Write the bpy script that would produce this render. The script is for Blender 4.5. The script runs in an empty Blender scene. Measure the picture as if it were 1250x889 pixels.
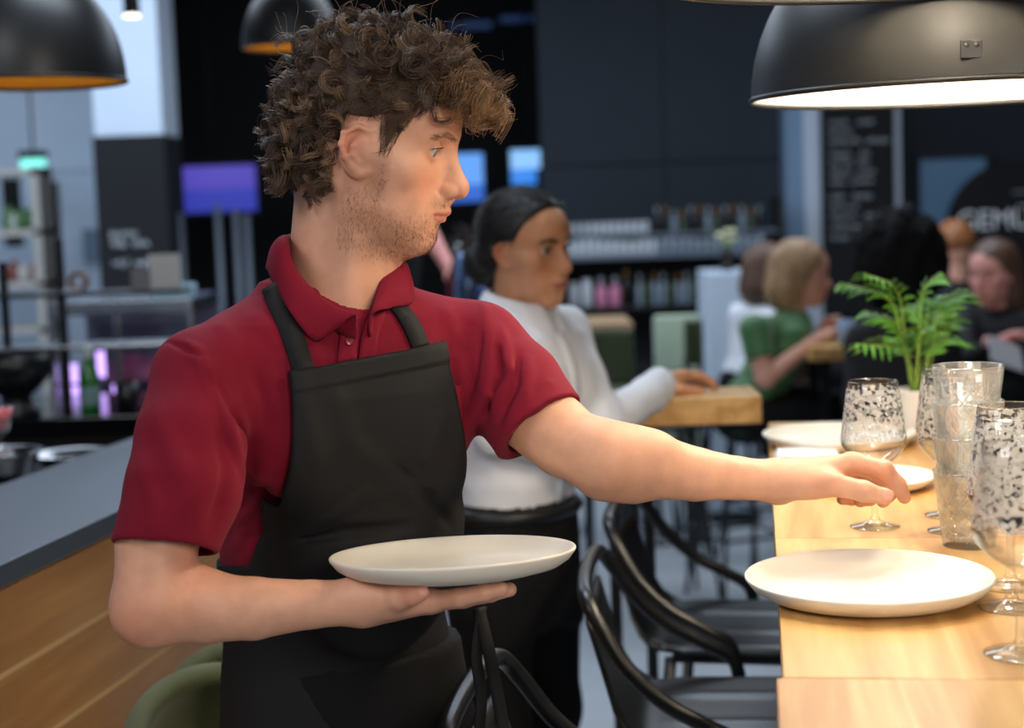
import bpy, bmesh, math, random
import numpy as np
from mathutils import Vector, Matrix, Euler
random.seed(7); RNG = np.random.default_rng(11)
SC = bpy.context.scene
COL = SC.collection
R = math.radians

# ------------------------------------------------------------------ camera
FPX = 2000.0                      # focal length in pixels of the 1250 px wide frame
CAMZ = 1.595
PITCH, ROLL = R(5.4), R(2.0)
DSH = 0.49                        # depths below are counted from a plane this far in front of the camera
_cp, _sp, _cr, _sr = math.cos(PITCH), math.sin(PITCH), math.cos(ROLL), math.sin(ROLL)
C_F = np.array([0, _cp, -_sp]); _u = np.array([0, _sp, _cp]); _r = np.array([1.0, 0, 0])
C_R = _cr*_r - _sr*_u; C_U = _cr*_u + _sr*_r
C_O = np.array([0, 0, CAMZ])
def P(px, py, d):
    """world point seen at pixel (px,py) of the 1250x889 frame, d metres deep"""
    return C_O + (d+DSH)*(C_F + (px-625)/FPX*C_R - (py-444.5)/FPX*C_U)
def PZ(px, py, z):
    """world point seen at a pixel on the horizontal plane of height z"""
    v = C_F + (px-625)/FPX*C_R - (py-444.5)/FPX*C_U
    return C_O + v*((z-CAMZ)/v[2])
cam_d = bpy.data.cameras.new('camera'); cam = bpy.data.objects.new('camera', cam_d); COL.objects.link(cam)
cam.matrix_world = Matrix(((C_R[0], C_U[0], -C_F[0], 0), (C_R[1], C_U[1], -C_F[1], 0), (C_R[2], C_U[2], -C_F[2], CAMZ), (0, 0, 0, 1)))
cam_d.sensor_width = 36; cam_d.lens = 36*FPX/1250; cam_d.clip_start = 0.05
cam_d.dof.use_dof = True; cam_d.dof.focus_distance = 1.93; cam_d.dof.aperture_fstop = 3.4
SC.camera = cam

# ------------------------------------------------------------------ light and exposure
vs = SC.view_settings
vs.view_transform = 'Standard'; vs.look = 'None'; vs.gamma = 1.0; vs.use_curve_mapping = False
vs.exposure = 0.0
world = bpy.data.worlds.new('world'); SC.world = world; world.use_nodes = True
bg = world.node_tree.nodes['Background']; bg.inputs[0].default_value = (0.55, 0.70, 1.0, 1); bg.inputs[1].default_value = 0.16
def area(name, loc, target, sx, sy, power, col):
    l = bpy.data.lights.new(name, 'AREA'); l.shape = 'RECTANGLE'; l.size = sx; l.size_y = sy; l.energy = power; l.color = col
    o = bpy.data.objects.new(name, l); COL.objects.link(o); o.location = loc
    o.rotation_euler = (Vector(target)-Vector(loc)).to_track_quat('-Z', 'Y').to_euler()
    return o
LIGHTS = True
area('upper_left_fill_light', (-1.9, 0.6, 3.5), (-.2, 2.2, 1.2), 1.4, 1.4, 46, (.97, .97, 1.0))  # added fill on the man from upper left; no window is built there
area('front_fill_light', (1.5, -1.9, 2.7), (0, 2.1, 1.3), 1.6, 1.2, 75, (1.0, .90, .80))  # warm key put in behind the camera, without any window
area('cool_rim_light', (-.5, 3.3, 3.5), (-.25, 2.1, 1.6), 1.2, .8, 45, (.75, .87, 1.0))  # cool back light added over his hair; the ceiling above is closed
area('hall_fill_light', (0, 7.0, 3.3), (0, 7.2, 0), 5.0, 3.0, 150, (.74, .85, 1.0))  # extra area light that lifts floor and guests; no roof opening exists
area('left_hall_light', (-3.4, 6.8, 3.0), (-3.6, 9.5, 1.6), 2.0, 1.5, 60, (.62, .78, 1.0))
# ------------------------------------------------------------------ materials
_mats = {}
def srgb(r, g, b):
    f = lambda c: (c/255/12.92) if c/255 <= .04045 else ((c/255+.055)/1.055)**2.4
    return (f(r), f(g), f(b))
def mat(name, col, rough=.5, metal=0, noise=0, nscale=20, bump=0, bscale=200, spec=.5, sss=0, emit=0, emitcol=None, trans=0, ior=1.45, coat=0, stretch=None, sheen=0, attr=None, vary=0, alpha=1):
    if name in _mats: return _mats[name]
    m = bpy.data.materials.new(name); m.use_nodes = True; nt = m.node_tree; n = nt.nodes; L = nt.links
    b = n['Principled BSDF']
    b.inputs['Base Color'].default_value = (*col, 1); b.inputs['Roughness'].default_value = rough
    b.inputs['Metallic'].default_value = metal; b.inputs['Specular IOR Level'].default_value = spec
    b.inputs['IOR'].default_value = ior
    if trans: b.inputs['Transmission Weight'].default_value = trans
    if coat: b.inputs['Coat Weight'].default_value = coat
    if sheen: b.inputs['Sheen Weight'].default_value = sheen
    if alpha < 1: b.inputs['Alpha'].default_value = alpha
    if sss:
        b.inputs['Subsurface Weight'].default_value = sss; b.inputs['Subsurface Radius'].default_value = (1, .35, .2); b.inputs['Subsurface Scale'].default_value = .006
    if emit:
        b.inputs['Emission Color'].default_value = (*(emitcol or col), 1); b.inputs['Emission Strength'].default_value = emit
    tc = n.new('ShaderNodeTexCoord'); src = tc.outputs['Object']
    if stretch:
        mp = n.new('ShaderNodeMapping'); mp.inputs['Scale'].default_value = stretch; L.new(src, mp.inputs[0]); src = mp.outputs[0]
    csock = None
    if attr:
        at = n.new('ShaderNodeAttribute'); at.attribute_name = attr; csock = at.outputs['Color']
    if noise:
        t = n.new('ShaderNodeTexNoise'); t.inputs['Scale'].default_value = nscale; t.inputs['Detail'].default_value = 5; L.new(src, t.inputs['Vector'])
        mr = n.new('ShaderNodeMapRange'); mr.inputs[1].default_value = .3; mr.inputs[2].default_value = .7; mr.inputs[3].default_value = 1-noise; mr.inputs[4].default_value = 1+noise; L.new(t.outputs[0], mr.inputs[0])
        mx = n.new('ShaderNodeMix'); mx.data_type = 'RGBA'; mx.blend_type = 'MULTIPLY'; mx.inputs[0].default_value = 1
        mx.inputs[6].default_value = (*col, 1)
        if csock: L.new(csock, mx.inputs[6])
        L.new(mr.outputs[0], mx.inputs[7]); csock = mx.outputs[2]
    if vary:
        oi = n.new('ShaderNodeObjectInfo'); mr = n.new('ShaderNodeMapRange'); mr.inputs[3].default_value = 1-vary; mr.inputs[4].default_value = 1+vary; L.new(oi.outputs['Random'], mr.inputs[0])
        mx = n.new('ShaderNodeMix'); mx.data_type = 'RGBA'; mx.blend_type = 'MULTIPLY'; mx.inputs[0].default_value = 1
        mx.inputs[6].default_value = (*col, 1)
        if csock: L.new(csock, mx.inputs[6])
        L.new(mr.outputs[0], mx.inputs[7]); csock = mx.outputs[2]
    if csock: L.new(csock, b.inputs['Base Color'])
    if bump:
        t = n.new('ShaderNodeTexNoise'); t.inputs['Scale'].default_value = bscale; t.inputs['Detail'].default_value = 3; L.new(src, t.inputs['Vector'])
        bp = n.new('ShaderNodeBump'); bp.inputs['Strength'].default_value = bump; bp.inputs['Distance'].default_value = .002; L.new(t.outputs[0], bp.inputs['Height']); L.new(bp.outputs[0], b.inputs['Normal'])
    _mats[name] = m
    return m
def wood(name, c1, c2, rough=.4, scale=6.0, stretch=(1, .08, 1), bump=.15, vary=.06):
    if name in _mats: return _mats[name]
    m = mat(name, c1, rough, vary=0); nt = m.node_tree; n = nt.nodes; L = nt.links; b = n['Principled BSDF']
    tc = n.new('ShaderNodeTexCoord'); oi = n.new('ShaderNodeObjectInfo')
    ad = n.new('ShaderNodeVectorMath'); ad.operation = 'ADD'; L.new(tc.outputs['Object'], ad.inputs[0])
    sc = n.new('ShaderNodeVectorMath'); sc.operation = 'SCALE'; sc.inputs['Scale'].default_value = 7.3
    cb = n.new('ShaderNodeCombineXYZ'); 
    for i in range(3): L.new(oi.outputs['Random'], cb.inputs[i])
    L.new(cb.outputs[0], sc.inputs[0]); L.new(sc.outputs[0], ad.inputs[1])
    mp = n.new('ShaderNodeMapping'); mp.inputs['Scale'].default_value = stretch; L.new(ad.outputs[0], mp.inputs[0])
    t1 = n.new('ShaderNodeTexNoise'); t1.inputs['Scale'].default_value = scale; t1.inputs['Detail'].default_value = 3; t1.inputs['Distortion'].default_value = .8; L.new(mp.outputs[0], t1.inputs['Vector'])
    w = n.new('ShaderNodeMath'); w.operation = 'MULTIPLY'; w.inputs[1].default_value = 9; L.new(t1.outputs[0], w.inputs[0])
    fr = n.new('ShaderNodeMath'); fr.operation = 'PINGPONG'; fr.inputs[1].default_value = 1; L.new(w.outputs[0], fr.inputs[0])
    t2 = n.new('ShaderNodeTexNoise'); t2.inputs['Scale'].default_value = scale*14; t2.inputs['Detail'].default_value = 4; L.new(mp.outputs[0], t2.inputs['Vector'])
    am = n.new('ShaderNodeMath'); am.operation = 'ADD'; L.new(fr.outputs[0], am.inputs[0]); L.new(t2.outputs[0], am.inputs[1])
    cr = n.new('ShaderNodeMapRange'); cr.inputs[1].default_value = .25; cr.inputs[2].default_value = 1.45; L.new(am.outputs[0], cr.inputs[0])
    mx = n.new('ShaderNodeMix'); mx.data_type = 'RGBA'; mx.inputs[6].default_value = (*c1, 1); mx.inputs[7].default_value = (*c2, 1); L.new(cr.outputs[0], mx.inputs[0])
    L.new(mx.outputs[2], b.inputs['Base Color'])
    bp = n.new('ShaderNodeBump'); bp.inputs['Strength'].default_value = bump; bp.inputs['Distance'].default_value = .001; L.new(t2.outputs[0], bp.inputs['Height']); L.new(bp.outputs[0], b.inputs['Normal'])
    return m

def thin_glass(name, tint, edge, gain=.06, rough=.02, milk=0):
    m = bpy.data.materials.new(name); m.use_nodes = True; nt = m.node_tree; n = nt.nodes; L = nt.links; n.remove(n['Principled BSDF'])
    lw = n.new('ShaderNodeLayerWeight'); lw.inputs[0].default_value = .5
    pw = n.new('ShaderNodeMath'); pw.operation = 'POWER'; pw.inputs[1].default_value = 3.0; L.new(lw.outputs['Facing'], pw.inputs[0])
    cm = n.new('ShaderNodeMix'); cm.data_type = 'RGBA'; cm.inputs[6].default_value = (*tint, 1); cm.inputs[7].default_value = (*edge, 1); L.new(pw.outputs[0], cm.inputs[0])
    tr = n.new('ShaderNodeBsdfTransparent'); L.new(cm.outputs[2], tr.inputs[0]); gl = n.new('ShaderNodeBsdfGlossy'); gl.inputs['Roughness'].default_value = rough; gl.inputs['Color'].default_value = (1, 1, 1, 1)
    mr = n.new('ShaderNodeMapRange'); mr.inputs[3].default_value = gain; mr.inputs[4].default_value = .65; L.new(pw.outputs[0], mr.inputs[0])
    mx = n.new('ShaderNodeMixShader'); L.new(mr.outputs[0], mx.inputs[0]); L.new(tr.outputs[0], mx.inputs[1]); L.new(gl.outputs[0], mx.inputs[2]); out = mx.outputs[0]
    if milk:
        df = n.new('ShaderNodeBsdfDiffuse'); df.inputs[0].default_value = (.9, .92, .92, 1); tl = n.new('ShaderNodeBsdfTranslucent'); tl.inputs[0].default_value = (.9, .92, .92, 1); ad = n.new('ShaderNodeMixShader'); L.new(df.outputs[0], ad.inputs[1]); L.new(tl.outputs[0], ad.inputs[2])
        m2 = n.new('ShaderNodeMixShader'); m2.inputs[0].default_value = milk; L.new(out, m2.inputs[1]); L.new(ad.outputs[0], m2.inputs[2]); out = m2.outputs[0]
    L.new(out, n['Material Output'].inputs[0])
    return m
def frost(name, scale, lo, hi, col=(.85, .85, .82), amount=.8):
    m = bpy.data.materials.new(name); m.use_nodes = True; nt = m.node_tree; n = nt.nodes; L = nt.links; n.remove(n['Principled BSDF'])
    tc = n.new('ShaderNodeTexCoord'); t = n.new('ShaderNodeTexNoise'); t.inputs['Scale'].default_value = scale; t.inputs['Detail'].default_value = 1.5; L.new(tc.outputs['Object'], t.inputs['Vector'])
    mr = n.new('ShaderNodeMapRange'); mr.inputs[1].default_value = lo; mr.inputs[2].default_value = hi; mr.inputs[3].default_value = 0; mr.inputs[4].default_value = amount; L.new(t.outputs[0], mr.inputs[0])
    tr = n.new('ShaderNodeBsdfTransparent'); df = n.new('ShaderNodeBsdfDiffuse'); df.inputs[0].default_value = (*col, 1); tl = n.new('ShaderNodeBsdfTranslucent'); tl.inputs[0].default_value = (*col, 1)
    a = n.new('ShaderNodeMixShader'); a.inputs[0].default_value = .45; L.new(df.outputs[0], a.inputs[1]); L.new(tl.outputs[0], a.inputs[2])
    mx = n.new('ShaderNodeMixShader'); L.new(mr.outputs[0], mx.inputs[0]); L.new(tr.outputs[0], mx.inputs[1]); L.new(a.outputs[0], mx.inputs[2]); L.new(mx.outputs[0], n['Material Output'].inputs[0])
    return m

# ------------------------------------------------------------------ objects
def tag(o, label=None, cat=None, group=None, kind=None):
    for k, v in (('label', label), ('category', cat), ('group', group), ('kind', kind)):
        if v: o[k] = v
    return o
def link(name, me, m=None, parent=None, smooth=None):
    o = bpy.data.objects.new(name, me); COL.objects.link(o)
    if m is not None and not me.materials: me.materials.append(m)
    if parent: o.parent = parent
    if smooth is not None and len(me.polygons): me.polygons.foreach_set('use_smooth', [smooth]*len(me.polygons))
    return o
def thing(name, label, cat, loc=(0, 0, 0), rz=0, group=None):
    o = bpy.data.objects.new(name, None); COL.objects.link(o); o.empty_display_size = .05
    o.location = loc; o.rotation_euler = (0, 0, rz); return tag(o, label, cat, group)
def copy_tree(o, parent=None):
    c = o.copy(); COL.objects.link(c); c.parent = parent
    for ch in o.children: copy_tree(ch, c)
    return c
def me_arr(name, v, f, smooth=True):
    me = bpy.data.meshes.new(name); v = np.ascontiguousarray(v, dtype=np.float32); f = np.asarray(f, dtype=np.int32)
    me.vertices.add(len(v)); me.vertices.foreach_set('co', v.ravel())
    k = f.shape[1]; me.loops.add(f.size); me.loops.foreach_set('vertex_index', f.ravel())
    me.polygons.add(len(f)); me.polygons.foreach_set('loop_start', np.arange(0, f.size, k, dtype=np.int32))
    me.polygons.foreach_set('use_smooth', np.full(len(f), smooth)); me.update(calc_edges=True); me.validate()
    return me
class MB:
    """collects boxes, tubes, lathes and grids into one mesh"""
    def __init__(s): s.v = []; s.f = []; s.sm = []
    def add(s, vs, fs, smooth=False):
        o = len(s.v); s.v += [tuple(map(float, q)) for q in vs]; s.f += [tuple(i+o for i in q) for q in fs]; s.sm += [smooth]*len(fs); return s
    def box(s, x0, x1, y0, y1, z0, z1, b=0, M=None):
        if b <= 0:
            v = [(x, y, z) for z in (z0, z1) for y in (y0, y1) for x in (x0, x1)]
            f = [(0, 2, 3, 1), (4, 5, 7, 6), (0, 1, 5, 4), (2, 6, 7, 3), (0, 4, 6, 2), (1, 3, 7, 5)]
        else:
            bm = bmesh.new(); bmesh.ops.create_cube(bm, size=1)
            for q in bm.verts: q.co = Vector(((x0+x1)/2+q.co.x*(x1-x0), (y0+y1)/2+q.co.y*(y1-y0), (z0+z1)/2+q.co.z*(z1-z0)))
            bmesh.ops.bevel(bm, geom=bm.edges[:], offset=b, segments=2, affect='EDGES', profile=.6)
            bm.verts.index_update(); v = [tuple(q.co) for q in bm.verts]; f = [tuple(q.index for q in p.verts) for p in bm.faces]; bm.free()
        if M is not None: v = [tuple(M @ Vector(q)) for q in v]
        return s.add(v, f)
    def tube(s, pts, r, n=10, closed=False, caps=True, flat=1.0, up=None):
        pts = [Vector(q) for q in pts]; N = len(pts); rs = r if hasattr(r, '__len__') else [r]*N
        V_, F_ = [], []; prev = None
        for i, p in enumerate(pts):
            a = pts[(i-1) % N] if (closed or i > 0) else p; b = pts[(i+1) % N] if (closed or i < N-1) else p
            t = (b-a).normalized()
            if prev is None:
                ref = Vector(up) if up else (Vector((0, 0, 1)) if abs(t.z) < .9 else Vector((1, 0, 0)))
                u = (ref - t*ref.dot(t)).normalized()
            else:
                u = (prev - t*prev.dot(t)); u = u.normalized() if u.length > 1e-6 else prev
            prev = u; w = t.cross(u)
            for k in range(n):
                an = 2*math.pi*k/n; V_.append(p + (u*math.cos(an)*flat + w*math.sin(an))*rs[i])
        M_ = N if closed else N-1
        for i in range(M_):
            for k in range(n):
                a = i*n+k; b = i*n+(k+1) % n; c = ((i+1) % N)*n+(k+1) % n; d = ((i+1) % N)*n+k
                F_.append((a, b, c, d))
        s.add(V_, F_, True)
        if caps and not closed:
            s.add(V_[:n], [tuple(range(n))[::-1]]); s.add(V_[-n:], [tuple(range(n))])
        return s
    def lathe(s, prof, n=48, c=(0, 0, 0), smooth=True, M=None):
        V_, F_ = [], []; m = len(prof)
        for (r, z) in prof:
            for k in range(n):
                a = 2*math.pi*k/n; q = Vector((c[0]+r*math.cos(a), c[1]+r*math.sin(a), c[2]+z)); V_.append(M @ q if M is not None else q)
        for i in range(m-1):
            for k in range(n): F_.append((i*n+k, i*n+(k+1) % n, (i+1)*n+(k+1) % n, (i+1)*n+k))
        return s.add(V_, F_, smooth)
    def grid(s, G, smooth=True, thick=0):
        G = np.asarray(G, float); a, b = G.shape[:2]
        F_ = [(i*b+j, (i+1)*b+j, (i+1)*b+j+1, i*b+j+1) for i in range(a-1) for j in range(b-1)]
        return s.add(G.reshape(-1, 3), F_, smooth)
    def prism(s, poly, z0, z1, M=None):
        n = len(poly); v = [(x, y, z0) for x, y in poly] + [(x, y, z1) for x, y in poly]
        f = [tuple(range(n))[::-1], tuple(range(n, 2*n))] + [(i, (i+1) % n, (i+1) % n+n, i+n) for i in range(n)]
        if M is not None: v = [tuple(M @ Vector(q)) for q in v]
        return s.add(v, f)
    def build(s, name, m, parent=None, fix=True):
        me = bpy.data.meshes.new(name); me.from_pydata(s.v, [], s.f)
        me.polygons.foreach_set('use_smooth', s.sm)
        if fix:
            bm = bmesh.new(); bm.from_mesh(me); bmesh.ops.remove_doubles(bm, verts=bm.verts[:], dist=1e-6); bmesh.ops.recalc_face_normals(bm, faces=bm.faces[:]); bm.to_mesh(me); bm.free()
        me.update(); return link(name, me, m, parent)
def crom(pts, n=8, closed=False):
    """smooth curve through points"""
    pts = [np.asarray(q, float) for q in pts]; N = len(pts); out = []
    seg = N if closed else N-1
    for i in range(seg):
        p1, p2 = pts[i], pts[(i+1) % N]
        p0 = pts[i-1] if (closed or i > 0) else 2*p1-p2; p3 = pts[(i+2) % N] if (closed or i < N-2) else 2*p2-p1
        for k in range(n):
            t = k/n; out.append(.5*((2*p1)+(p2-p0)*t+(2*p0-5*p1+4*p2-p3)*t*t+(3*p1-p0-3*p2+p3)*t**3))
    if not closed: out.append(pts[-1])
    return out

# ------------------------------------------------------------------ signed distance sculpting
def A(*q): return np.array(q, dtype=np.float32)
def nrm(v): v = np.asarray(v, float); return v/np.linalg.norm(v)
def _n(q): return np.sqrt(np.einsum('ij,ij->i', q, q))
def sph(p, c, r): return _n(p-A(*c))-r
def ell(p, c, r, M=None):
    q = p-A(*c)
    if M is not None: q = q @ np.asarray(M, np.float32)      # columns of M are the ellipsoid axes
    r = A(*r); k0 = _n(q/r); k1 = _n(q/(r*r)); return k0*(k0-1)/np.maximum(k1, 1e-6)
def cap(p, a, b, ra, rb=None):
    a = A(*a); b = A(*b); rb = ra if rb is None else rb; ba = b-a; pa = p-a
    t = np.clip(pa @ ba/max(float(ba @ ba), 1e-9), 0, 1); return _n(pa-t[:, None]*ba)-(ra+(rb-ra)*t)
def chain(p, pts, rs, k=.004):
    d = None
    for i in range(len(pts)-1):
        e = cap(p, pts[i], pts[i+1], rs[i], rs[i+1]); d = e if d is None else smin(d, e, k)
    return d
def smin(a, b, k):
    h = np.clip(.5+.5*(b-a)/k, 0, 1); return b*(1-h)+a*h-k*h*(1-h)
def smax(a, b, k): return -smin(-a, -b, k)
def plane(p, o, n): return (p-A(*o)) @ np.asarray(nrm(n), np.float32)
def loft(p, zs, ax, by, x0, y0, e=2.0):
    z = p[:, 2]; a = np.interp(z, zs, ax).astype(np.float32); b = np.interp(z, zs, by).astype(np.float32)
    x = p[:, 0]-np.interp(z, zs, x0).astype(np.float32); y = p[:, 1]-np.interp(z, zs, y0).astype(np.float32)
    k = (np.abs(x/a)**e+np.abs(y/b)**e)**(1/e)
    rad = np.sqrt(x*x+y*y); d = np.where(k > 1e-4, rad*(1-1/np.maximum(k, 1e-4)), -np.minimum(a, b))
    return np.maximum(np.maximum(d, zs[0]-z), z-zs[-1])
_EDG = [(0, 1), (2, 3), (4, 5), (6, 7), (0, 2), (1, 3), (4, 6), (5, 7), (0, 4), (1, 5), (2, 6), (3, 7)]
def sculpt(f, lo, hi, h, B=4, margin=1.6, newton=True):
    """mesh the zero level of f with surface nets on a block-sparse grid"""
    lo = np.asarray(lo, float); hi = np.asarray(hi, float)
    nb = np.maximum(1, np.ceil((hi-lo)/(h*B)).astype(int)); n = nb*B
    D = np.full(n, 1.0, np.float32)
    ix = np.stack(np.meshgrid(*[np.arange(k) for k in nb], indexing='ij'), -1).reshape(-1, 3)
    cen = (lo+(ix+.5)*B*h).astype(np.float32); dc = f(cen)
    act = np.abs(dc) < B*h*.87*margin
    Db = D.reshape(nb[0], B, nb[1], B, nb[2], B)
    sgn = np.where(dc < 0, -1.0, 1.0).astype(np.float32).reshape(nb)
    Db[:] = sgn[:, None, :, None, :, None]
    off = np.stack(np.meshgrid(*[np.arange(B)]*3, indexing='ij'), -1).reshape(-1, 3)
    ai = ix[act]
    for s in range(0, len(ai), 6000):
        q = ai[s:s+6000]; g = (q[:, None, :]*B+off[None]).reshape(-1, 3)
        D[g[:, 0], g[:, 1], g[:, 2]] = f((lo+(g+.5)*h).astype(np.float32))
    o0 = lo+.5*h
    ins = D < 0; cnt = np.zeros(np.array(D.shape)-1, np.uint8)
    for c in range(8):
        i, j, k = c & 1, c >> 1 & 1, c >> 2 & 1
        cnt += ins[i:ins.shape[0]-1+i, j:ins.shape[1]-1+j, k:ins.shape[2]-1+k]
    ci = np.argwhere((cnt > 0) & (cnt < 8)); vid = np.full(cnt.shape, -1, np.int32); vid[ci[:, 0], ci[:, 1], ci[:, 2]] = np.arange(len(ci))
    cor = np.array([(c & 1, c >> 1 & 1, c >> 2 & 1) for c in range(8)])
    cd = np.stack([D[ci[:, 0]+c[0], ci[:, 1]+c[1], ci[:, 2]+c[2]] for c in cor], 1)
    acc = np.zeros((len(ci), 3)); w = np.zeros(len(ci))
    for a, b in _EDG:
        da, db = cd[:, a], cd[:, b]; m = (da < 0) != (db < 0); t = np.where(m, da/np.where(da == db, 1, da-db), 0)
        acc += np.where(m[:, None], cor[a]+t[:, None]*(cor[b]-cor[a]), 0); w += m
    v = o0+(ci+acc/w[:, None])*h
    F_ = []
    for ax in range(3):
        s0 = [slice(None)]*3; s1 = [slice(None)]*3; s0[ax] = slice(0, -1); s1[ax] = slice(1, None)
        e = np.argwhere(ins[tuple(s0)] != ins[tuple(s1)]); u, w_ = (ax+1) % 3, (ax+2) % 3
        ok = (e[:, u] > 0) & (e[:, w_] > 0) & (e[:, u] < cnt.shape[u]) & (e[:, w_] < cnt.shape[w_]); e = e[ok]
        q = []
        for du, dw in ((1, 1), (0, 1), (0, 0), (1, 0)):
            c = e.copy(); c[:, u] -= du; c[:, w_] -= dw; q.append(vid[c[:, 0], c[:, 1], c[:, 2]])
        q = np.stack(q, 1); fl = ~ins[e[:, 0], e[:, 1], e[:, 2]]; q[fl] = q[fl][:, ::-1]; F_.append(q)
    Fq = np.concatenate(F_) if F_ else np.zeros((0, 4), int)
    Fq = Fq[(Fq >= 0).all(1)]
    if newton and len(v):
        p = v.astype(np.float32); e = h*.5
        for _ in range(2):
            d = f(p); g = np.stack([(f(p+A(*(e*(np.arange(3) == k))))-f(p-A(*(e*(np.arange(3) == k)))))/(2*e) for k in range(3)], 1)
            gg = np.maximum((g*g).sum(1), .05); stp = g*(d/gg)[:, None]; ln = _n(stp); stp *= np.minimum(1, h*.6/np.maximum(ln, 1e-9))[:, None]; p = p-stp
        v = p
    return v, Fq
def joinvf(parts):
    vs, fs, o = [], [], 0
    for v, f in parts: vs.append(v); fs.append(f+o); o += len(v)
    return np.concatenate(vs), np.concatenate(fs)
def vcol(me, cols):
    a = me.color_attributes.new('Col', 'FLOAT_COLOR', 'POINT'); c = np.ones((len(cols), 4), np.float32); c[:, :3] = cols; a.data.foreach_set('color', c.ravel())
def vnoise(p, s, seed=0):
    """cheap smooth value noise from summed sines"""
    r = np.random.default_rng(seed); d = np.zeros(len(p), np.float32)
    for i in range(6):
        k = r.normal(size=3); k = k/np.linalg.norm(k)*s*(.7+.7*r.random()); d += np.sin(p @ k.astype(np.float32)+r.random()*6.28)
    return d/6
def gauss(q, c, s): return np.exp(-(((q-A(*c))/A(*s))**2).sum(1))
def frame(fwd, up):
    """rotation whose columns are local x (forward), y (left), z (up)"""
    x = nrm(fwd); y = nrm(np.cross(up, x)); z = np.cross(x, y); return np.stack([x, y, z], 1)
def euler_zyx(yaw, pitch, roll=0):
    return np.array((Matrix.Rotation(yaw, 3, 'Z') @ Matrix.Rotation(pitch, 3, 'Y') @ Matrix.Rotation(roll, 3, 'X')))
def strands(name, curves, radius, m, parent, sides=3, taper=.35):
    """curves: (N,K,3) array -> one mesh of thin tubes"""
    C = np.asarray(curves, np.float32); N, K = C.shape[:2]
    T = np.gradient(C, axis=1); T /= np.maximum(np.linalg.norm(T, axis=2, keepdims=True), 1e-9)
    ref = np.array([.31, .52, .79], np.float32); U = np.cross(T, ref); U /= np.maximum(np.linalg.norm(U, axis=2, keepdims=True), 1e-6); W = np.cross(T, U)
    rad = np.broadcast_to(np.asarray(radius, np.float32).reshape(-1, 1), (N, K))*np.linspace(1, taper, K)[None]
    ring = [C+rad[..., None]*(U*math.cos(2*math.pi*s/sides)+W*math.sin(2*math.pi*s/sides)) for s in range(sides)]
    v = np.stack(ring, 2).reshape(-1, 3)
    i = np.arange(N)[:, None, None]; k = np.arange(K-1)[None, :, None]; s = np.arange(sides)[None, None, :]
    b = (i*K+k)*sides; f = np.stack(np.broadcast_arrays(b+s, b+(s+1) % sides, b+sides+(s+1) % sides, b+sides+s), -1).reshape(-1, 4)
    o = link(name, me_arr(name, v, f), m, parent); o['kind'] = 'stuff'; return o
def hit(px, py, f, d0=.9, d1=6.0, n=90):
    """first point of the surface f seen through a pixel"""
    d = d0
    for _ in range(n):
        e = float(f(P(px, py, d)[None].astype(np.float32))[0])
        if e < .0004: break
        d += max(e*.8, .0006)
        if d > d1: break
    return P(px, py, d)
def grad(f, p, e=1e-3):
    p = np.asarray(p, np.float32).reshape(-1, 3)
    g = np.stack([f(p+A(*(e*(np.arange(3) == k))))-f(p-A(*(e*(np.arange(3) == k)))) for k in range(3)], 1); return g/np.maximum(np.linalg.norm(g, axis=1, keepdims=True), 1e-9)
def poly2(x, y, pts):
    """signed distance to a polygon in the plane"""
    pts = np.asarray(pts, np.float32); n = len(pts); d = np.full(len(x), 1e9, np.float32); ins = np.zeros(len(x), bool)
    for i in range(n):
        a, b = pts[i], pts[(i+1) % n]; e = b-a; wx, wy = x-a[0], y-a[1]
        t = np.clip((wx*e[0]+wy*e[1])/max(float(e @ e), 1e-12), 0, 1); d = np.minimum(d, (wx-e[0]*t)**2+(wy-e[1]*t)**2)
        c = (a[1] > y) != (b[1] > y)
        if b[1] != a[1]: ins ^= c & (x < (b[0]-a[0])*(y-a[1])/(b[1]-a[1])+a[0])
    return np.where(ins, -1, 1)*np.sqrt(d)
def ridges(p, segs):
    """cloth folds: (points, height, width) ridges, negative height for valleys"""
    out = np.zeros(len(p), np.float32)
    for pts, amp, wd in segs:
        lo = np.min(pts, 0)-3*wd; hi = np.max(pts, 0)+3*wd
        m = ((p > lo) & (p < hi)).all(1)
        if not m.any(): continue
        q = p[m]; d = np.full(len(q), 9., np.float32); L = len(pts)-1
        tt = np.zeros(len(q), np.float32)
        for i in range(L):
            a, b = A(*pts[i]), A(*pts[i+1]); ba = b-a; t = np.clip((q-a) @ ba/max(float(ba @ ba), 1e-9), 0, 1); e = _n(q-a-t[:, None]*ba)
            u = e < d; tt = np.where(u, (i+t)/L, tt); d = np.minimum(d, e)
        out[m] += amp*np.exp(-(d/wd)**2)*np.clip(np.sin(np.pi*np.clip(tt*.9+.05, 0, 1))*1.6, 0, 1)
    return out
def cloth(name, f, lo, hi, h, m, parent, cols=None):
    v, F_ = sculpt(f, lo, hi, h); o = link(name, me_arr(name, v, F_), m, parent)
    if parent: o.matrix_parent_inverse = parent.matrix_world.inverted()
    return o
def under(o, parent):
    """parent while keeping the world coordinates the mesh was made in"""
    o.parent = parent; o.matrix_parent_inverse = Matrix.Translation(parent.location).to_4x4().inverted() if parent.rotation_euler.z == 0 else (Matrix.Translation(parent.location) @ parent.rotation_euler.to_matrix().to_4x4()).inverted(); return o
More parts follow.
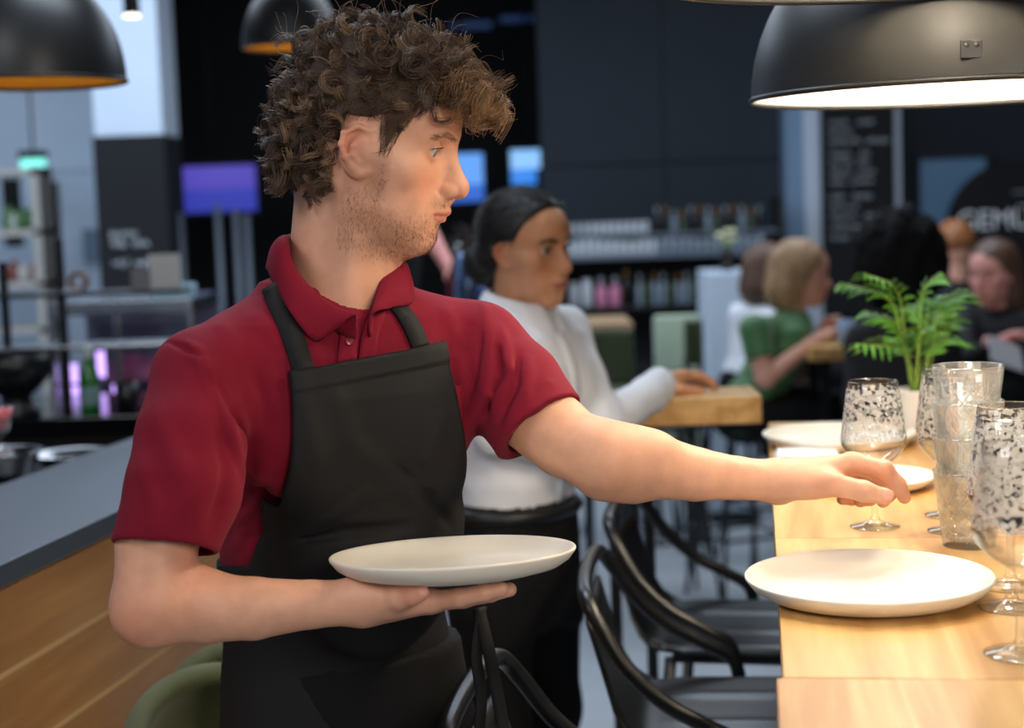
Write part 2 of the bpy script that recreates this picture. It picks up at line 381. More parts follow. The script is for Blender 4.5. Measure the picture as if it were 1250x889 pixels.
# ------------------------------------------------------------------ heads
HM = dict(brow=1.0, jaw=1.0, nose=1.0, lip=.74, eyeopen=.0064, eyez=.018, lidtilt=0, chin=1.0, cheek=1.0, ear=1.0)
HW = dict(brow=.35, jaw=.84, nose=.84, lip=1.45, eyeopen=.0072, eyez=.018, lidtilt=0, chin=.85, cheek=1.15, ear=.9, slim=.20)
EYE = (.0700, .0320)
def head_sdf(q0, h, detail=True):
    q = q0.copy(); q[:, 1] = np.abs(q[:, 1])
    j, b, n = h['jaw'], h['brow'], h['nose']
    if h.get('slim'): q[:, 1] *= 1+h['slim']*np.clip((.01-q[:, 2])/.09, 0, 1)*np.clip((q[:, 0]+.02)/.04, 0, 1)*np.clip((.085-q[:, 0])/.03, 0, 1)
    d = ell(q, (-.010, 0, .044), (.096, .077, .086))
    d = smin(d, ell(q, (.032, 0, .046), (.0635, .064, .064)), .03)
    d = smin(d, ell(q, (.030, 0, -.022), (.056, .0595, .075)), .03)
    d = smin(d, ell(q, (-.045, 0, -.01), (.05, .055, .06)), .03)
    d = smin(d, chain(q, [(.006, .054*j, -.02), (.012, .051*j, -.060), (.040, .037*j, -.078), (.069, .014*j, -.091)], [.015, .0155, .015, .0165], .012), .022)
    d = smin(d, ell(q, (.064, 0, -.054), (.037, .037, .040)), .022)
    d = smin(d, ell(q, (.0765, 0, -.089), (.0165*h['chin'], .022, .0165)), .016)
    d = smin(d, ell(q, (.052, .047, -.012), (.024*h['cheek'], .020, .018)), .022)
    d = smin(d, cap(q, (.050, .056, -.006), (.005, .067, .004), .009, .008), .026)
    d = smin(d, ell(q, (.028, .040, -.045), (.040, .0185, .040)), .025)
    d = smin(d, ell(q, (.048, .030, -.055), (.034, .024, .034)), .02)
    # under the jaw
    d = smin(d, ell(q, (.02, 0, -.078), (.055, .034*j, .02)), .025)
    # brow ridge, eye sockets
    d = smin(d, chain(q, [(.080, .010, .037), (.076, .030, .040), (.062, .047, .036)], [.0085+.003*b, .008+.003*b, .007], .01), .012)
    d = smax(d, -ell(q, (.1005, .034, h['eyez']-.001), (.024, .020, .0145)), .016)
    def near(c, r, fn):
        m = ((q-A(*c))**2).sum(1) < r*r
        if m.any(): d[m] = fn(d[m], q[m])
    def f_nose(d, q):
        # nose
        s = n
        nb = cap(q, (.0855, 0, .030), (.1105, 0, -.012), .0062*s, .0085*s)
        d = smin(d, nb, .013)
        d = smin(d, ell(q, (.101, 0, -.016), (.015, .0125*s, .0135)), .010)
        d = smin(d, sph(q, (.1135+.002*(s-1), 0, -.0195), .0104*s), .008)
        d = smin(d, ell(q, (.101, .0118*s, -.0245), (.0115, .0068, .0082)), .005)
        d = smin(d, cap(q, (.113, 0, -.026), (.103, 0, -.031), .0042, .006), .006)
        if detail:
            d = smax(d, -ell(q, (.1065, .0066*s, -.0325), (.0062, .0030, .0045)), .003)
            d = smax(d, -chain(q, [(.094, .0195*s, -.018), (.091, .0205*s, -.026), (.094, .0185*s, -.031)], [.0016]*3), .004)
        return d
    near((0.1, 0, 0), 0.075, f_nose)
    def f_lips(d, q):
        # lips
        L = h['lip']; lz = -.0545
        d = smin(d, ell(q, (.0885, 0, lz+.013), (.0165, .019, .013)), .012)
        d = smin(d, chain(q, [(.1040, 0, lz+.0038), (.1030, .006, lz+.0052), (.0965, .0165, lz+.0026), (.0835, .0268, lz-.0004)], [.0046*L, .0050*L, .0040*L, .0022], .004), .0045)
        d = smin(d, chain(q, [(.0995, 0, lz-.0062), (.0985, .007, lz-.0060), (.0930, .016, lz-.0038), (.0835, .0265, lz-.0004)], [.0056*L, .0054*L, .0042*L, .0022], .004), .0045)
        if detail:
            d = smax(d, -chain(q, [(.1105, 0, lz-.0006), (.1080, .007, lz), (.0995, .017, lz-.0004), (.0865, .0285, lz-.0008)], [.0011, .0011, .0011, .0011]), .0025)
            d = smax(d, -ell(q, (.102, 0, lz-.0155), (.009, .014, .0055)), .008)
            d = smax(d, -cap(q, (.1105, 0, lz+.011), (.113, 0, lz+.017), .0026), .005)
        return d
    near((0.085, 0, -0.05), 0.065, f_lips)
    def f_lids(d, q):
        # eyelids around the eyeballs
        if detail:
            ez = h['eyez']; ec = (EYE[0], EYE[1], ez)
            lid = sph(q, ec, .0142); o = h['eyeopen']
            d = smin(d, lid, .0045)
            d = smin(d, chain(q, [(ec[0]+.0105, EYE[1]-.0115, ez+.001), (ec[0]+.0142, EYE[1]-.002, ez+.0075), (ec[0]+.0105, EYE[1]+.011, ez+.004)], [.0012, .0020, .0014], .002), .0035)
            op = ell(q, (ec[0]+.0125, EYE[1]+.0002, ez-.0008), (.0115, .0150, o))
            d = smax(d, -smax(op, -(sph(q, ec, .0122)), .001), .0012)
            cr = chain(q, [(ec[0]+.0125, EYE[1]-.010, ez+.0085), (ec[0]+.0158, EYE[1], ez+.0108), (ec[0]+.0120, EYE[1]+.0115, ez+.0075)], [.0007]*3)
            d = smax(d, -cr, .003)
        return d
    near((0.07, 0.032, 0.018), 0.045, f_lids)
    def f_ear(d, q):
        # ears
        E = h['ear']; ang = R(16)
        M = np.array([[math.cos(ang), -math.sin(ang)*0 + math.sin(ang), 0], [-math.sin(ang), math.cos(ang), 0], [0, 0, 1]])
        # ear frame: u forward along the head, v outward, w up; swung open at the back and leaned back
        u = np.array([math.cos(ang), -math.sin(ang), 0]); v_ = np.array([math.sin(ang), math.cos(ang), 0]); w = np.array([-.20, 0, .98])
        w = nrm(w); u = nrm(u-w*(u @ w)); v_ = np.cross(w, u); v_ = v_ if v_[1] > 0 else -v_
        M = np.stack([u, v_, w], 1).astype(np.float32)
        e = ((q-A(.003, .0765, .001)) @ M)/E*A(.78, 1, 1.08)
        hx = [(.0085, 0, .003), (.0125, .001, .013), (.0085, .003, .0255), (-.003, .004, .0305), (-.0145, .004, .0225), (-.0175, .003, .008), (-.0135, .002, -.008), (-.007, .001, -.021), (-.001, 0, -.0285), (.006, -.001, -.0255)]
        er = ell(e, (-.003, -.0035, .003), (.0165, .0042, .0285))
        er = smin(er, ell(e, (.001, -.001, -.021), (.0085, .0038, .0105)), .006)
        if detail: er = smax(er, -ell(e, (.0005, .003, -.002), (.0085, .0085, .0110)), .003)
        if detail: er = smax(er, -chain(e, [(.004, .002, .019), (-.006, .003, .020), (-.0128, .003, .010), (-.0105, .003, -.006)], [.0028]*4), .003)
        er = smin(er, chain(e, hx, [.0024, .003, .0032, .0032, .0032, .003, .0028, .0030, .0034, .0032], .003), .004)
        if detail: er = smin(er, chain(e, [(.001, .001, .013), (-.0065, .0015, .006), (-.0075, .0015, -.005), (-.003, .001, -.0135)], [.0022, .0026, .0026, .0024], .003), .003)
        if detail: er = smin(er, ell(e, (.0095, .0008, -.005), (.0045, .003, .006)), .004)
        er = smin(er, ell(e, (.004, -.009, 0), (.012, .010, .020)), .008)
        d = smin(d, er*E, .005)
        return d
    near((0.0, 0.078, 0), 0.065, f_ear)
    return d
def head_paint(q0, base, lipc, flush, stub=None, stubc=None, brow=0):
    """skin colour of the face in head coordinates"""
    q = q0.copy(); q[:, 1] = np.abs(q[:, 1]); c = np.tile(A(*base), (len(q), 1))
    def mix(w, col): 
        nonlocal c
        w = np.clip(w, 0, 1)[:, None]; c = c*(1-w)+A(*col)*w
    mix(.55*gauss(q, (.075, .042, -.018), (.03, .022, .022)), flush); mix(.6*gauss(q, (.115, 0, -.02), (.012, .014, .012)), flush)
    mix(.7*gauss(q, (-.012, .082, .004), (.022, .016, .034)), flush); mix(.35*gauss(q, (.07, .034, .008), (.012, .016, .008)), flush)
    lz = -.0545; yy = q[:, 1]/.0285
    up = lz+.0082*np.sqrt(np.clip(1-yy*yy, 0, 1)); lo = lz-.0105*np.sqrt(np.clip(1-yy*yy, 0, 1))
    w = np.clip((up-q[:, 2])/.0015, 0, 1)*np.clip((q[:, 2]-lo)/.0015, 0, 1)*np.clip((1-yy)*6, 0, 1)*(q[:, 0] > .078)
    if stub is not None:
        beard = np.clip((-q[:, 2]-.028)/.03, 0, 1)*np.clip((q[:, 0]+.012)/.02, 0, 1)
        cheek = np.clip((.052-q[:, 0])/.03+np.clip((-q[:, 2]-.055)/.02, 0, 1), 0, 1)
        mous = gauss(q, (.098, .012, -.040), (.016, .022, .008))
        side = np.clip((.030-np.abs(q[:, 0]-.012))/.01, 0, 1)*np.clip((.02-q[:, 2])/.03, 0, 1)*np.clip((q[:, 2]+.07)/.02, 0, 1)*(q[:, 1] > .05)
        neck = np.clip((q[:, 2]+.135)/.03, 0, 1)
        sm = np.clip(np.maximum(np.maximum(beard*cheek, side)*neck, mous), 0, 1)*(1-w)
        mix(sm*stub, stubc); 
    mix(w*.85, lipc)
    return c
def make_eye(parent, head_M, head_o, h, iris, gaze, nm='eye'):
    for s in (1, -1):
        me = bpy.data.meshes.new(nm); bm = bmesh.new(); bmesh.ops.create_uvsphere(bm, u_segments=28, v_segments=20, radius=.0124); bm.to_mesh(me); bm.free()
        v = np.array([x.co for x in me.vertices]); g = nrm(gaze); c = v @ g/.0124
        col = np.tile(A(.50, .45, .42), (len(v), 1)); col[c > .84] = iris; col[c > .975] = (.005, .005, .005)
        vcol(me, col)
        M = np.eye(4); M[:3, :3] = head_M; M[:3, 3] = head_o+head_M @ np.array([EYE[0], s*EYE[1], h['eyez']])
        me.transform(Matrix(M)); me.polygons.foreach_set('use_smooth', [True]*len(me.polygons))
        link(nm, me, mat('eye_surface', (.8, .8, .8), .08, attr='Col', coat=1), parent)
def surf_hairs(f, pts, dirs, length, K=4, curl=.0, lift=.4):
    """short hairs on a surface f: start at pts, lean along dirs"""
    p = pts.astype(np.float32); e = 1e-3
    g = np.stack([f(p+A(*(e*(np.arange(3) == k))))-f(p-A(*(e*(np.arange(3) == k)))) for k in range(3)], 1); g /= np.maximum(np.linalg.norm(g, axis=1, keepdims=True), 1e-9)
    t = dirs-g*(dirs*g).sum(1, keepdims=True); t /= np.maximum(np.linalg.norm(t, axis=1, keepdims=True), 1e-9)
    L = np.asarray(length).reshape(-1, 1); out = []
    for k in range(K):
        s = k/(K-1); out.append(p+g*(L*(lift*s*(1-.35*s)))+t*(L*s))
    return np.stack(out, 1)

def lashes(head_M, head_o, h, parent, m, rad=.00022, ln=.0065, sc=1.0):
    cur = []
    for sd in (1, -1):
        for i in range(34):
            u = -1+2*i/33; y = .0138*u; z = h['eyez']-.0008+h['eyeopen']*math.sqrt(max(0, 1-u*u*.92)); x = EYE[0]+math.sqrt(max(1e-6, .0143**2-y*y-(z-h['eyez'])**2))
            p = np.array([x, sd*(EYE[1]+y), z]); d = nrm([1, sd*u*.8, .12]); t_ = np.linspace(0, 1, 5)[:, None]; cur.append(p+d*ln*t_+np.array([0, 0, .0022])*t_**2-np.array([0, 0, .0012])*t_)
    c = np.array(cur)*sc; return under(strands('eyelashes', (c.reshape(-1, 3) @ head_M.T+head_o).reshape(c.shape), rad, m, None), parent)
# ------------------------------------------------------------------ the room
def PD(px, py, D): return P(px, py, D-DSH)
def struct(name, mb, m, parent=None):
    o = mb.build(name, m, parent)
    if parent is None: o['kind'] = 'structure'
    return o
M_FLOOR = mat('polished_concrete', srgb(186, 192, 198), .35, noise=.12, nscale=3, bump=.05, bscale=60)
M_DARK = mat('charcoal_wall_paint', srgb(33, 41, 50), .75, noise=.06, nscale=5)
M_BLACK = mat('black_wall_paint', srgb(12, 13, 16), .8, noise=.1, nscale=4)
M_PALE = mat('pale_plaster', srgb(196, 208, 222), .8, noise=.03, nscale=4)
M_CEIL = mat('dark_ceiling_paint', srgb(26, 31, 40), .85, noise=.1, nscale=2)
M_STEEL = mat('brushed_steel', srgb(190, 194, 198), .25, metal=1, noise=.05, nscale=60)
M_BLKMET = mat('black_powder_coat', srgb(20, 22, 25), .32, noise=.08, nscale=50, spec=.6)
M_OAK = wood('oak_tabletop', srgb(226, 184, 120), srgb(190, 140, 78), .36, 6.0, (1, .07, 1), .12)
M_OAKD = wood('oak_counter_front', srgb(176, 120, 62), srgb(148, 96, 46), .42, 4.0, (1, .10, 1), .12)
ZC = 3.7
mb = MB(); mb.box(-7, 7, -3, 14, -.05, 0); struct('floor', mb, M_FLOOR)
mb = MB(); mb.box(-7, 7, -3, 14, ZC, ZC+.05); struct('ceiling', mb, M_CEIL)
mb = MB(); mb.box(-7, 7, 14, 14.1, 0, ZC); struct('wall_back', mb, M_BLACK)
mb = MB(); mb.box(-7.1, -7, -3, 14, 0, ZC); struct('wall_left', mb, M_PALE)
mb = MB(); mb.box(7, 7.1, -3, 14, 0, ZC); struct('wall_right', mb, M_DARK)
def xat(px, D): return float(PD(px, 300, D)[0])
def yat(D): return float(PD(600, 300, D)[1])
def zat(px, py, D): return float(PD(px, py, D)[2])
# charcoal panelled wall behind the bottle shelves
D = 10.6; x0, x1 = xat(664, D), xat(964, D); yb = yat(D)
mb = MB(); mb.box(x0, x1, yb, yb+.3, 0, ZC); wp = struct('wall_bar', mb, M_DARK)
z_s = zat(800, 200, D)
xm = (x0+x1)/2
for (a, b) in ((x0+.005, xm-.004), (xm+.004, x1-.005)):
    for (c, d) in ((.05, z_s-.45), (z_s-.442, z_s-.006), (z_s+.006, ZC-.02)):
        mb = MB(); mb.box(a, b, yb-.02, yb+.01, c, d, .004); mb.build('panel', M_DARK, wp)
# grey column, chalkboard, right wall
mb = MB(); mb.box(xat(961, 10.4), xat(984, 10.4), yat(10.4), yat(10.4)+.4, 0, ZC); struct('trim_1', mb, mat('blue_grey_column', srgb(120, 146, 172), .7))
mb = MB(); mb.box(xat(984, 10.35), xat(1005, 10.35), yat(10.35), yat(10.35)+.3, 0, ZC); struct('trim_2', mb, M_PALE)
mb = MB(); mb.box(xat(1094, 10.3), xat(1101, 10.3), yat(10.3), yat(10.3)+.06, 0, ZC); struct('trim_3', mb, M_PALE)
mb = MB(); mb.box(xat(1005, 10.7), 7, yat(10.7), yat(10.7)+.1, 0, ZC); wr = struct('wall_far_right', mb, M_DARK)
# window in the right wall
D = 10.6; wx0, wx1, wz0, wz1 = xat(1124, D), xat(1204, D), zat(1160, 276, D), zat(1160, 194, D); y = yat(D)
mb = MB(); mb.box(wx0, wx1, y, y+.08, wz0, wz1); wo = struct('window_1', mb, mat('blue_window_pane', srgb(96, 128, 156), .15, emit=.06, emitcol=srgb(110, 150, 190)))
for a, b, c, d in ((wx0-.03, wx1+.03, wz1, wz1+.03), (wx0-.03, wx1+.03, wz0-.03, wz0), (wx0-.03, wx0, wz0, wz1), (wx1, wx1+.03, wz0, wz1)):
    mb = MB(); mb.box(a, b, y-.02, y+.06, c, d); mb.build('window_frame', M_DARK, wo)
# pale wall, door opening and column on the left
D = 11.0; y = yat(D)
zt = zat(60, 205, D)
mb = MB(); mb.box(-7, xat(126, D), y, y+.12, 0, ZC); wl_ = struct('wall_far_left', mb, M_PALE)
mb = MB(); mb.box(-7, xat(126, D), y-.03, y, zt-.03, zt+.03); mb.build('dado_rail', M_PALE, wl_)
mb = MB(); mb.box(xat(48, D), xat(76, D), y-.02, y+.03, 0, zat(60, 222, D)); o = struct('door_1', mb, M_BLACK)
mb = MB(); mb.box(xat(8, D), xat(30, D), y-.02, y+.03, zat(20, 300, D), zat(20, 218, D)); o = struct('window_2', mb, M_BLACK)
D = 9.0; y = yat(D); zb_ = zat(165, 166, D)
cx0, cx1 = xat(124, D), xat(206, D)
mb = MB(); mb.box(cx0, cx1, y, y+.45, 0, ZC); co_ = struct('column', mb, M_PALE)
mb = MB(); mb.box(cx0-.01, cx1+.01, y-.02, y+.46, .0, zb_); mb.build('chalkboard_cladding', M_BLACK, co_)
# notice on the pale wall
# ceiling beams
for i, yy in enumerate((5.5, 8.5, 11.5)):
    mb = MB(); mb.box(-7, 7, yy, yy+.18, ZC-.3, ZC); struct('trim_%d' % (i+4), mb, M_CEIL)
# ------------------------------------------------------------------ the waiter in the dark red shirt
SKIN = srgb(216, 164, 136); SKIN_F = srgb(214, 134, 108)
M_SKIN = mat('skin_light', SKIN, .47, attr='Col', noise=.07, nscale=45, bump=.12, bscale=700, sss=.06, spec=.4)
M_SHIRT = mat('crimson_pique', srgb(122, 17, 40), .82, noise=.08, nscale=9, bump=.35, bscale=1100, sheen=.03, spec=.2)
M_APRON = mat('black_apron_twill', srgb(19, 19, 21), .70, noise=.1, nscale=14, bump=.2, bscale=1500, spec=.35)
M_TROUS = mat('black_trousers_cloth', srgb(20, 20, 22), .85, noise=.12, nscale=12, bump=.15, bscale=900, spec=.2)
M_SHOE = mat('black_shoe_leather', srgb(18, 18, 19), .35, noise=.1)
MAN_HC = P(455, 186, 1.475)
MAN_HM = euler_zyx(R(-8), R(15.0), R(1))
def m2l(p): return ((p-MAN_HC.astype(np.float32)) @ MAN_HM.astype(np.float32))
NECK_B = P(408, 372, 1.50)
TO = np.array([-.205, 1.976, 0.004]); TF = np.array([.5, -.866, 0]); TL = np.array([.866, .5, 0])
TM = np.stack([TL, TF, [0, 0, 1]], 1)         # torso frame: x his left, y front, z up
def t2l(p): return (p-TO.astype(np.float32)) @ TM.astype(np.float32)
def l2t(q): return TO+TM @ np.asarray(q, float)
MAN_FOOT = l2t((.045, -.12, 0))
waiter = thing('person', 'man with curly brown hair in dark red polo shirt and black apron holding a plate', 'person', tuple(MAN_FOOT))
TZ = [.55, .90, 1.00, 1.10, 1.20, 1.30, 1.38, 1.43, 1.47, 1.50]
def torso(p, g=0):
    q = t2l(p)
    return loft(q, TZ, np.array([.166, .158, .148, .135, .138, .160, .172, .160, .120, .07])+g, np.array([.118, .115, .112, .108, .112, .116, .110, .096, .075, .05])+g,
                [.038, .036, .034, .032, .024, .010, -.002, -.008, -.012, -.012], [-.134, -.136, -.144, -.152, -.138, -.086, -.034, -.012, .0, .0], 2.25)
RS = [P(246, 464, 1.375), P(234, 535, 1.335), P(224, 598, 1.31), P(190, 700, 1.285)]
LS = [P(582, 428, 1.545), P(625, 476, 1.515), P(662, 528, 1.485), P(700, 560, 1.465)]
RH_O, RH_N = P(193, 668, 1.29), nrm(P(190, 700, 1.285)-P(204, 600, 1.31))
LH_O, LH_N = P(657, 523, 1.487), nrm(P(707, 588, 1.46)-P(612, 462, 1.52))
def shirt_base(p):
    d = torso(p)
    nb = NECK_B
    for s, e in ((-1, RS[0]), (1, LS[0])):
        d = smin(d, cap(p, l2t((s*.05-.012, -.005, 1.462)), e+np.array([0, 0, .004]), .052, .053), .05)
    d = smin(d, ell(t2l(p), (-.075, .040, 1.345), (.085, .055, .085)), .04); d = smin(d, ell(t2l(p), (.070, .040, 1.345), (.085, .055, .085)), .04)
    d = smin(d, cap(p, NECK_B+np.array([0, 0, -.05]), NECK_B+np.array([.004, .01, .004]), .075, .066), .04)
    return d
def sleeves(p):
    r = chain(p, RS, [.056, .062, .064, .054], .006); r = smax(r, plane(p, RH_O, RH_N), .004)
    l = chain(p, LS, [.058, .063, .060, .056], .006); l = smax(l, plane(p, LH_O, LH_N), .004)
    return r, l
FR = []
def man_shirt(p, folds=True):
    d = shirt_base(p); r, l = sleeves(p)
    d = smin(d, r, .016); d = smin(d, l, .022)
    if folds:
        d = d-ridges(p, FR)-.0016*vnoise(p, 42, 3)-.0008*vnoise(p, 90, 4)
    # open the sleeves and the neck
    d = smax(d, -smax(cap(p, RS[2], RS[3]+(RS[3]-RS[2]), .0555, .0440), -plane(p, RH_O-RH_N*.016, RH_N), .002), .002)
    d = smax(d, -smax(cap(p, LS[1], LS[3], .0520, .0490), -plane(p, LH_O-LH_N*.016, LH_N), .002), .002)
    d = smax(d, -cap(p, NECK_B+np.array([.008, -.006, .005]), NECK_B+np.array([.03, -.02, .12]), .074, .080), .004)
    return np.maximum(d, 1.02-p[:, 2])
sb = lambda p: man_shirt(p, False)
def fold(pix, amp, wd): FR.append((np.array([hit(x, y, sb) for x, y in pix]), amp, wd))
# folds: left (reaching) sleeve
fold([(588, 372), (600, 420), (592, 480), (566, 530)], 0.0105, 0.0086); fold([(612, 400), (622, 450), (604, 505)], 0.0079, 0.0070)
fold([(645, 440), (640, 480), (618, 528)], 0.0088, 0.0078); fold([(672, 468), (664, 500), (640, 532)], 0.0061, 0.0062)
fold([(605, 415), (611, 460), (590, 515)], -0.0088, 0.0062); fold([(632, 430), (632, 470), (612, 515)], -0.0070, 0.0055)
fold([(560, 440), (568, 500), (552, 560)], 0.0070, 0.0078)
# right sleeve and armpit
fold([(236, 428), (262, 470), (284, 530), (298, 585)], 0.0105, 0.0078); fold([(252, 450), (280, 500), (306, 570)], -0.0105, 0.0078)
fold([(300, 600), (318, 582), (334, 560)], .005, .008); fold([(290, 640), (304, 622), (318, 604)], .004, .008); fold([(296, 622), (325, 596)], -0.0088, 0.0062)
fold([(190, 500), (215, 560), (240, 640)], 0.0053, 0.0125); fold([(175, 560), (190, 620), (186, 655)], 0.0044, 0.0094); fold([(268, 520), (276, 570), (258, 640)], -0.0070, 0.0094)
fold([(300, 470), (314, 510), (326, 545)], .005, .010); fold([(310, 420), (330, 470), (345, 520)], 0.0053, 0.0109); fold([(240, 380), (270, 400), (300, 450)], 0.0044, 0.0125)
fold([(284, 668), (292, 660), (300, 645)], .004, .007)
fold([(200, 418), (222, 424), (243, 436), (258, 470), (272, 520), (285, 565)], -.0040, .0035); fold([(206, 412), (228, 418), (250, 430)], .0025, .004)
fold([(583, 372), (590, 410), (584, 455), (566, 500)], -.0035, .0035)
fold([(262, 560), (240, 600), (205, 640)], .0030, .010); fold([(160, 600), (190, 590), (230, 600)], -.0020, .012); fold([(620, 520), (650, 500), (690, 490)], .0028, .008); fold([(600, 535), (640, 515), (680, 505)], -.0028, .007)
fold([(335, 300), (290, 335), (240, 370)], .0025, .010); fold([(300, 380), (325, 400), (345, 430)], .0025, .012); fold([(520, 350), (545, 380), (560, 420)], .003, .010); fold([(560, 350), (570, 400), (560, 440)], -.0025, .010)
so = cloth('polo_shirt', man_shirt, TO+np.array([-.36, -.36, 1.0]), TO+np.array([.42, .30, 1.58]), .0030, M_SHIRT, None); under(so, waiter)

# ---- body: head, neck, arms, hands in one skin
HR = dict(w=P(438, 736, 1.362))
def arm_r(p):
    d = chain(p, [P(240, 480, 1.37), P(218, 560, 1.33), P(192, 660, 1.30), P(186, 728, 1.285)], [.046, .047, .045, .041], .004)
    d = smin(d, ell(p, P(178, 750, 1.285), (.034, .036, .034)), .025)
    d = smin(d, chain(p, [P(196, 738, 1.29), P(250, 742, 1.305), P(310, 743, 1.304), P(380, 738, 1.306), P(440, 735, 1.307)], [.040, .0385, .0340, .0262, .0245], .004), .02)
    d = smin(d, ell(p, P(236, 726, 1.30), (.035, .03, .027)), .02)
    return d
# right hand, palm up under the plate
PLC = P(553, 684, 1.385)
def hand_r(p):
    w = P(446, 733, 1.307)
    kn = [P(524, 734, 1.302), P(528, 735, 1.328), P(526, 736, 1.352), P(518, 737, 1.374)]
    d = cap(p, w, kn[0], .021, .0135)
    for k in kn[1:]: d = smin(d, cap(p, w, k, .020, .0125), .016)
    d = smin(d, ell(p, P(474, 732, 1.292), (.034, .018, .019)), .014)             # ball of the thumb
    tips = [[P(560, 730, 1.292), P(590, 724, 1.290), P(612, 719.5, 1.290)], [P(566, 731, 1.328), P(598, 725, 1.332), P(622, 720, 1.336)], [P(560, 732, 1.356), P(590, 727, 1.366), P(612, 722, 1.373)], [P(546, 733, 1.385), P(570, 729, 1.400), P(586, 725, 1.410)]]
    for k, t, r in zip(kn, tips, (1, 1, .96, .84)):
        d = smin(d, chain(p, [k]+t, [.0115*r, .0102*r, .0092*r, .0080*r], .004), .006)
    d = smin(d, chain(p, [P(462, 733, 1.288), P(486, 729, 1.274), P(503, 726, 1.267), P(514, 723.5, 1.264)], [.0175, .0135, .0112, .0092], .006), .010)
    return d
def arm_l(p):
    d = chain(p, [P(582, 428, 1.545), P(640, 500, 1.505), P(690, 540, 1.475), P(738, 560, 1.452)], [.045, .046, .0425, .0405], .004)
    d = smin(d, ell(p, P(672, 518, 1.478), (.04, .036, .036)), .02)
    d = smin(d, chain(p, [P(738, 558, 1.452), P(795, 569, 1.468), P(848, 579, 1.485), P(900, 584, 1.503), P(950, 588, 1.520)], [.0405, .0400, .0322, .0262, .0248], .004), .022)
    d = smin(d, ell(p, P(775, 556, 1.455), (.045, .03, .030)), .02)
    d = smin(d, cap(p, P(735, 590, 1.46), P(770, 597, 1.467), .018, .016), .02)
    return smax(d, -ridges(p, [(np.array([P(722, 528, 1.415), P(730, 552, 1.409), P(722, 575, 1.415)]), .0, .006)])*0-1, .001) if False else d
LF = [[P(1040, 565, 1.502), P(1079, 574, 1.500), P(1096, 592, 1.503), P(1104, 607, 1.505)],
      [P(1046, 566, 1.528), P(1076, 582, 1.532), P(1084, 603, 1.532), P(1078, 612, 1.528)],
      [P(1040, 572, 1.552), P(1064, 591, 1.556), P(1062, 608, 1.552), P(1050, 612, 1.548)],
      [P(1026, 580, 1.572), P(1044, 597, 1.577), P(1040, 609, 1.574), P(1028, 610, 1.570)]]
LT = [P(966, 590, 1.500), P(1014, 591, 1.478), P(1055, 600, 1.472), P(1078, 606, 1.473)]
def hand_l(p):
    w = P(950, 588, 1.520); d = None
    for i, c in enumerate(LF):
        e = cap(p, w+np.array([0, .008*(i-1.5), 0]), c[0], .0215, .0128 if i < 3 else .0112); d = e if d is None else smin(d, e, .014)
    for c, r in zip(LF, (1.04, 1.04, .98, .86)):
        d = smin(d, chain(p, c, [.0118*r, .0108*r, .0095*r, .0080*r], .004), .005)
        d = smin(d, sph(p, c[1], .0112*r), .004)
    d = smin(d, ell(p, P(992, 590, 1.494), (.036, .019, .019)), .014)
    d = smin(d, chain(p, LT, [.0175, .0142, .0120, .0098], .006), .010)
    d = smin(d, ell(p, LT[3]+np.array([.001, -.004, .001]), (.012, .006, .0088)), .004)
    return d
def man_skin(p):
    q = m2l(p); d = head_sdf(q, HM)
    d = smin(d, cap(p, MAN_HC+MAN_HM @ np.array([-.030, 0, -.03]), NECK_B+np.array([0, .01, -.01]), .056, .062), .022)
    # sternomastoid band and throat
    d = smin(d, cap(p, MAN_HC+MAN_HM @ np.array([.012, 0, -.07]), l2t((-.004, .012, 1.450)), .046, .048), .03)
    d = smin(d, cap(p, MAN_HC+MAN_HM @ np.array([-.012, -.054, -.035]), l2t((-.006, .050, 1.452)), .012, .009), .03)
    d = smin(d, ell(p, MAN_HC+MAN_HM @ np.array([.036, 0, -.115]), (.014, .014, .016)), .02)
    return d
def boxed(f, pts, m, h):
    pts = np.array(pts); return sculpt(f, pts.min(0)-m, pts.max(0)+m, h)
def armhand_r(p): return smin(arm_r(p), hand_r(p), .014)
def armhand_l(p): return smin(arm_l(p), hand_l(p), .012)
v1 = sculpt(man_skin, MAN_HC-np.array([.15, .13, .25]), MAN_HC+np.array([.16, .13, .16]), .0017)
v2 = boxed(armhand_r, RS[:1]+[P(160, 760, 1.28), P(620, 730, 1.38), P(590, 700, 1.48)], .05, .0021)
v3 = boxed(armhand_l, LS[:1]+[P(735, 600, 1.45), P(1112, 620, 1.50), P(1050, 560, 1.58)], .05, .0019)
vt = sculpt(lambda p: shirt_base(p)+.012, TO+np.array([-.3, -.3, .9]), TO+np.array([.3, .3, 1.5]), .012)
def limb_paint(v, knuck, nails):
    c = np.tile(A(*SKIN), (len(v), 1))
    for k, r in knuck: w = .5*np.exp(-((v-A(*k))**2).sum(1)/r**2)[:, None]; c = c*(1-w)+A(*SKIN_F)*w
    for k, r in nails:
        w = np.clip((r-np.sqrt(((v-A(*k))**2).sum(1)))/.0012, 0, 1)[:, None]*.7; c = c*(1-w)+A(*srgb(236, 178, 166))*w
    return c
V_, F_ = joinvf([v1, v2, v3, vt])
body = me_arr('body', V_, F_)
q = m2l(v1[0]); n1 = len(v1[0]); n2 = n1+len(v2[0]); n3 = n2+len(v3[0])
cl = np.tile(A(*SKIN), (len(V_), 1)); cl[:n1] = head_paint(q, SKIN, srgb(194, 122, 106), SKIN_F, .40, srgb(128, 92, 72))
cl[n1:n2] = limb_paint(v2[0], [(P(172, 760, 1.26), .04), (P(514, 722, 1.26), .02), (P(240, 690, 1.27), .03)], [(P(517, 721, 1.256), .006)])
cl[n2:n3] = limb_paint(v3[0], [(c[1], .014) for c in LF]+[(c[3], .012) for c in LF]+[(LT[1], .02), (LT[3], .012)], [(LT[3]+np.array([.004, -.0095, .004]), .0075)])
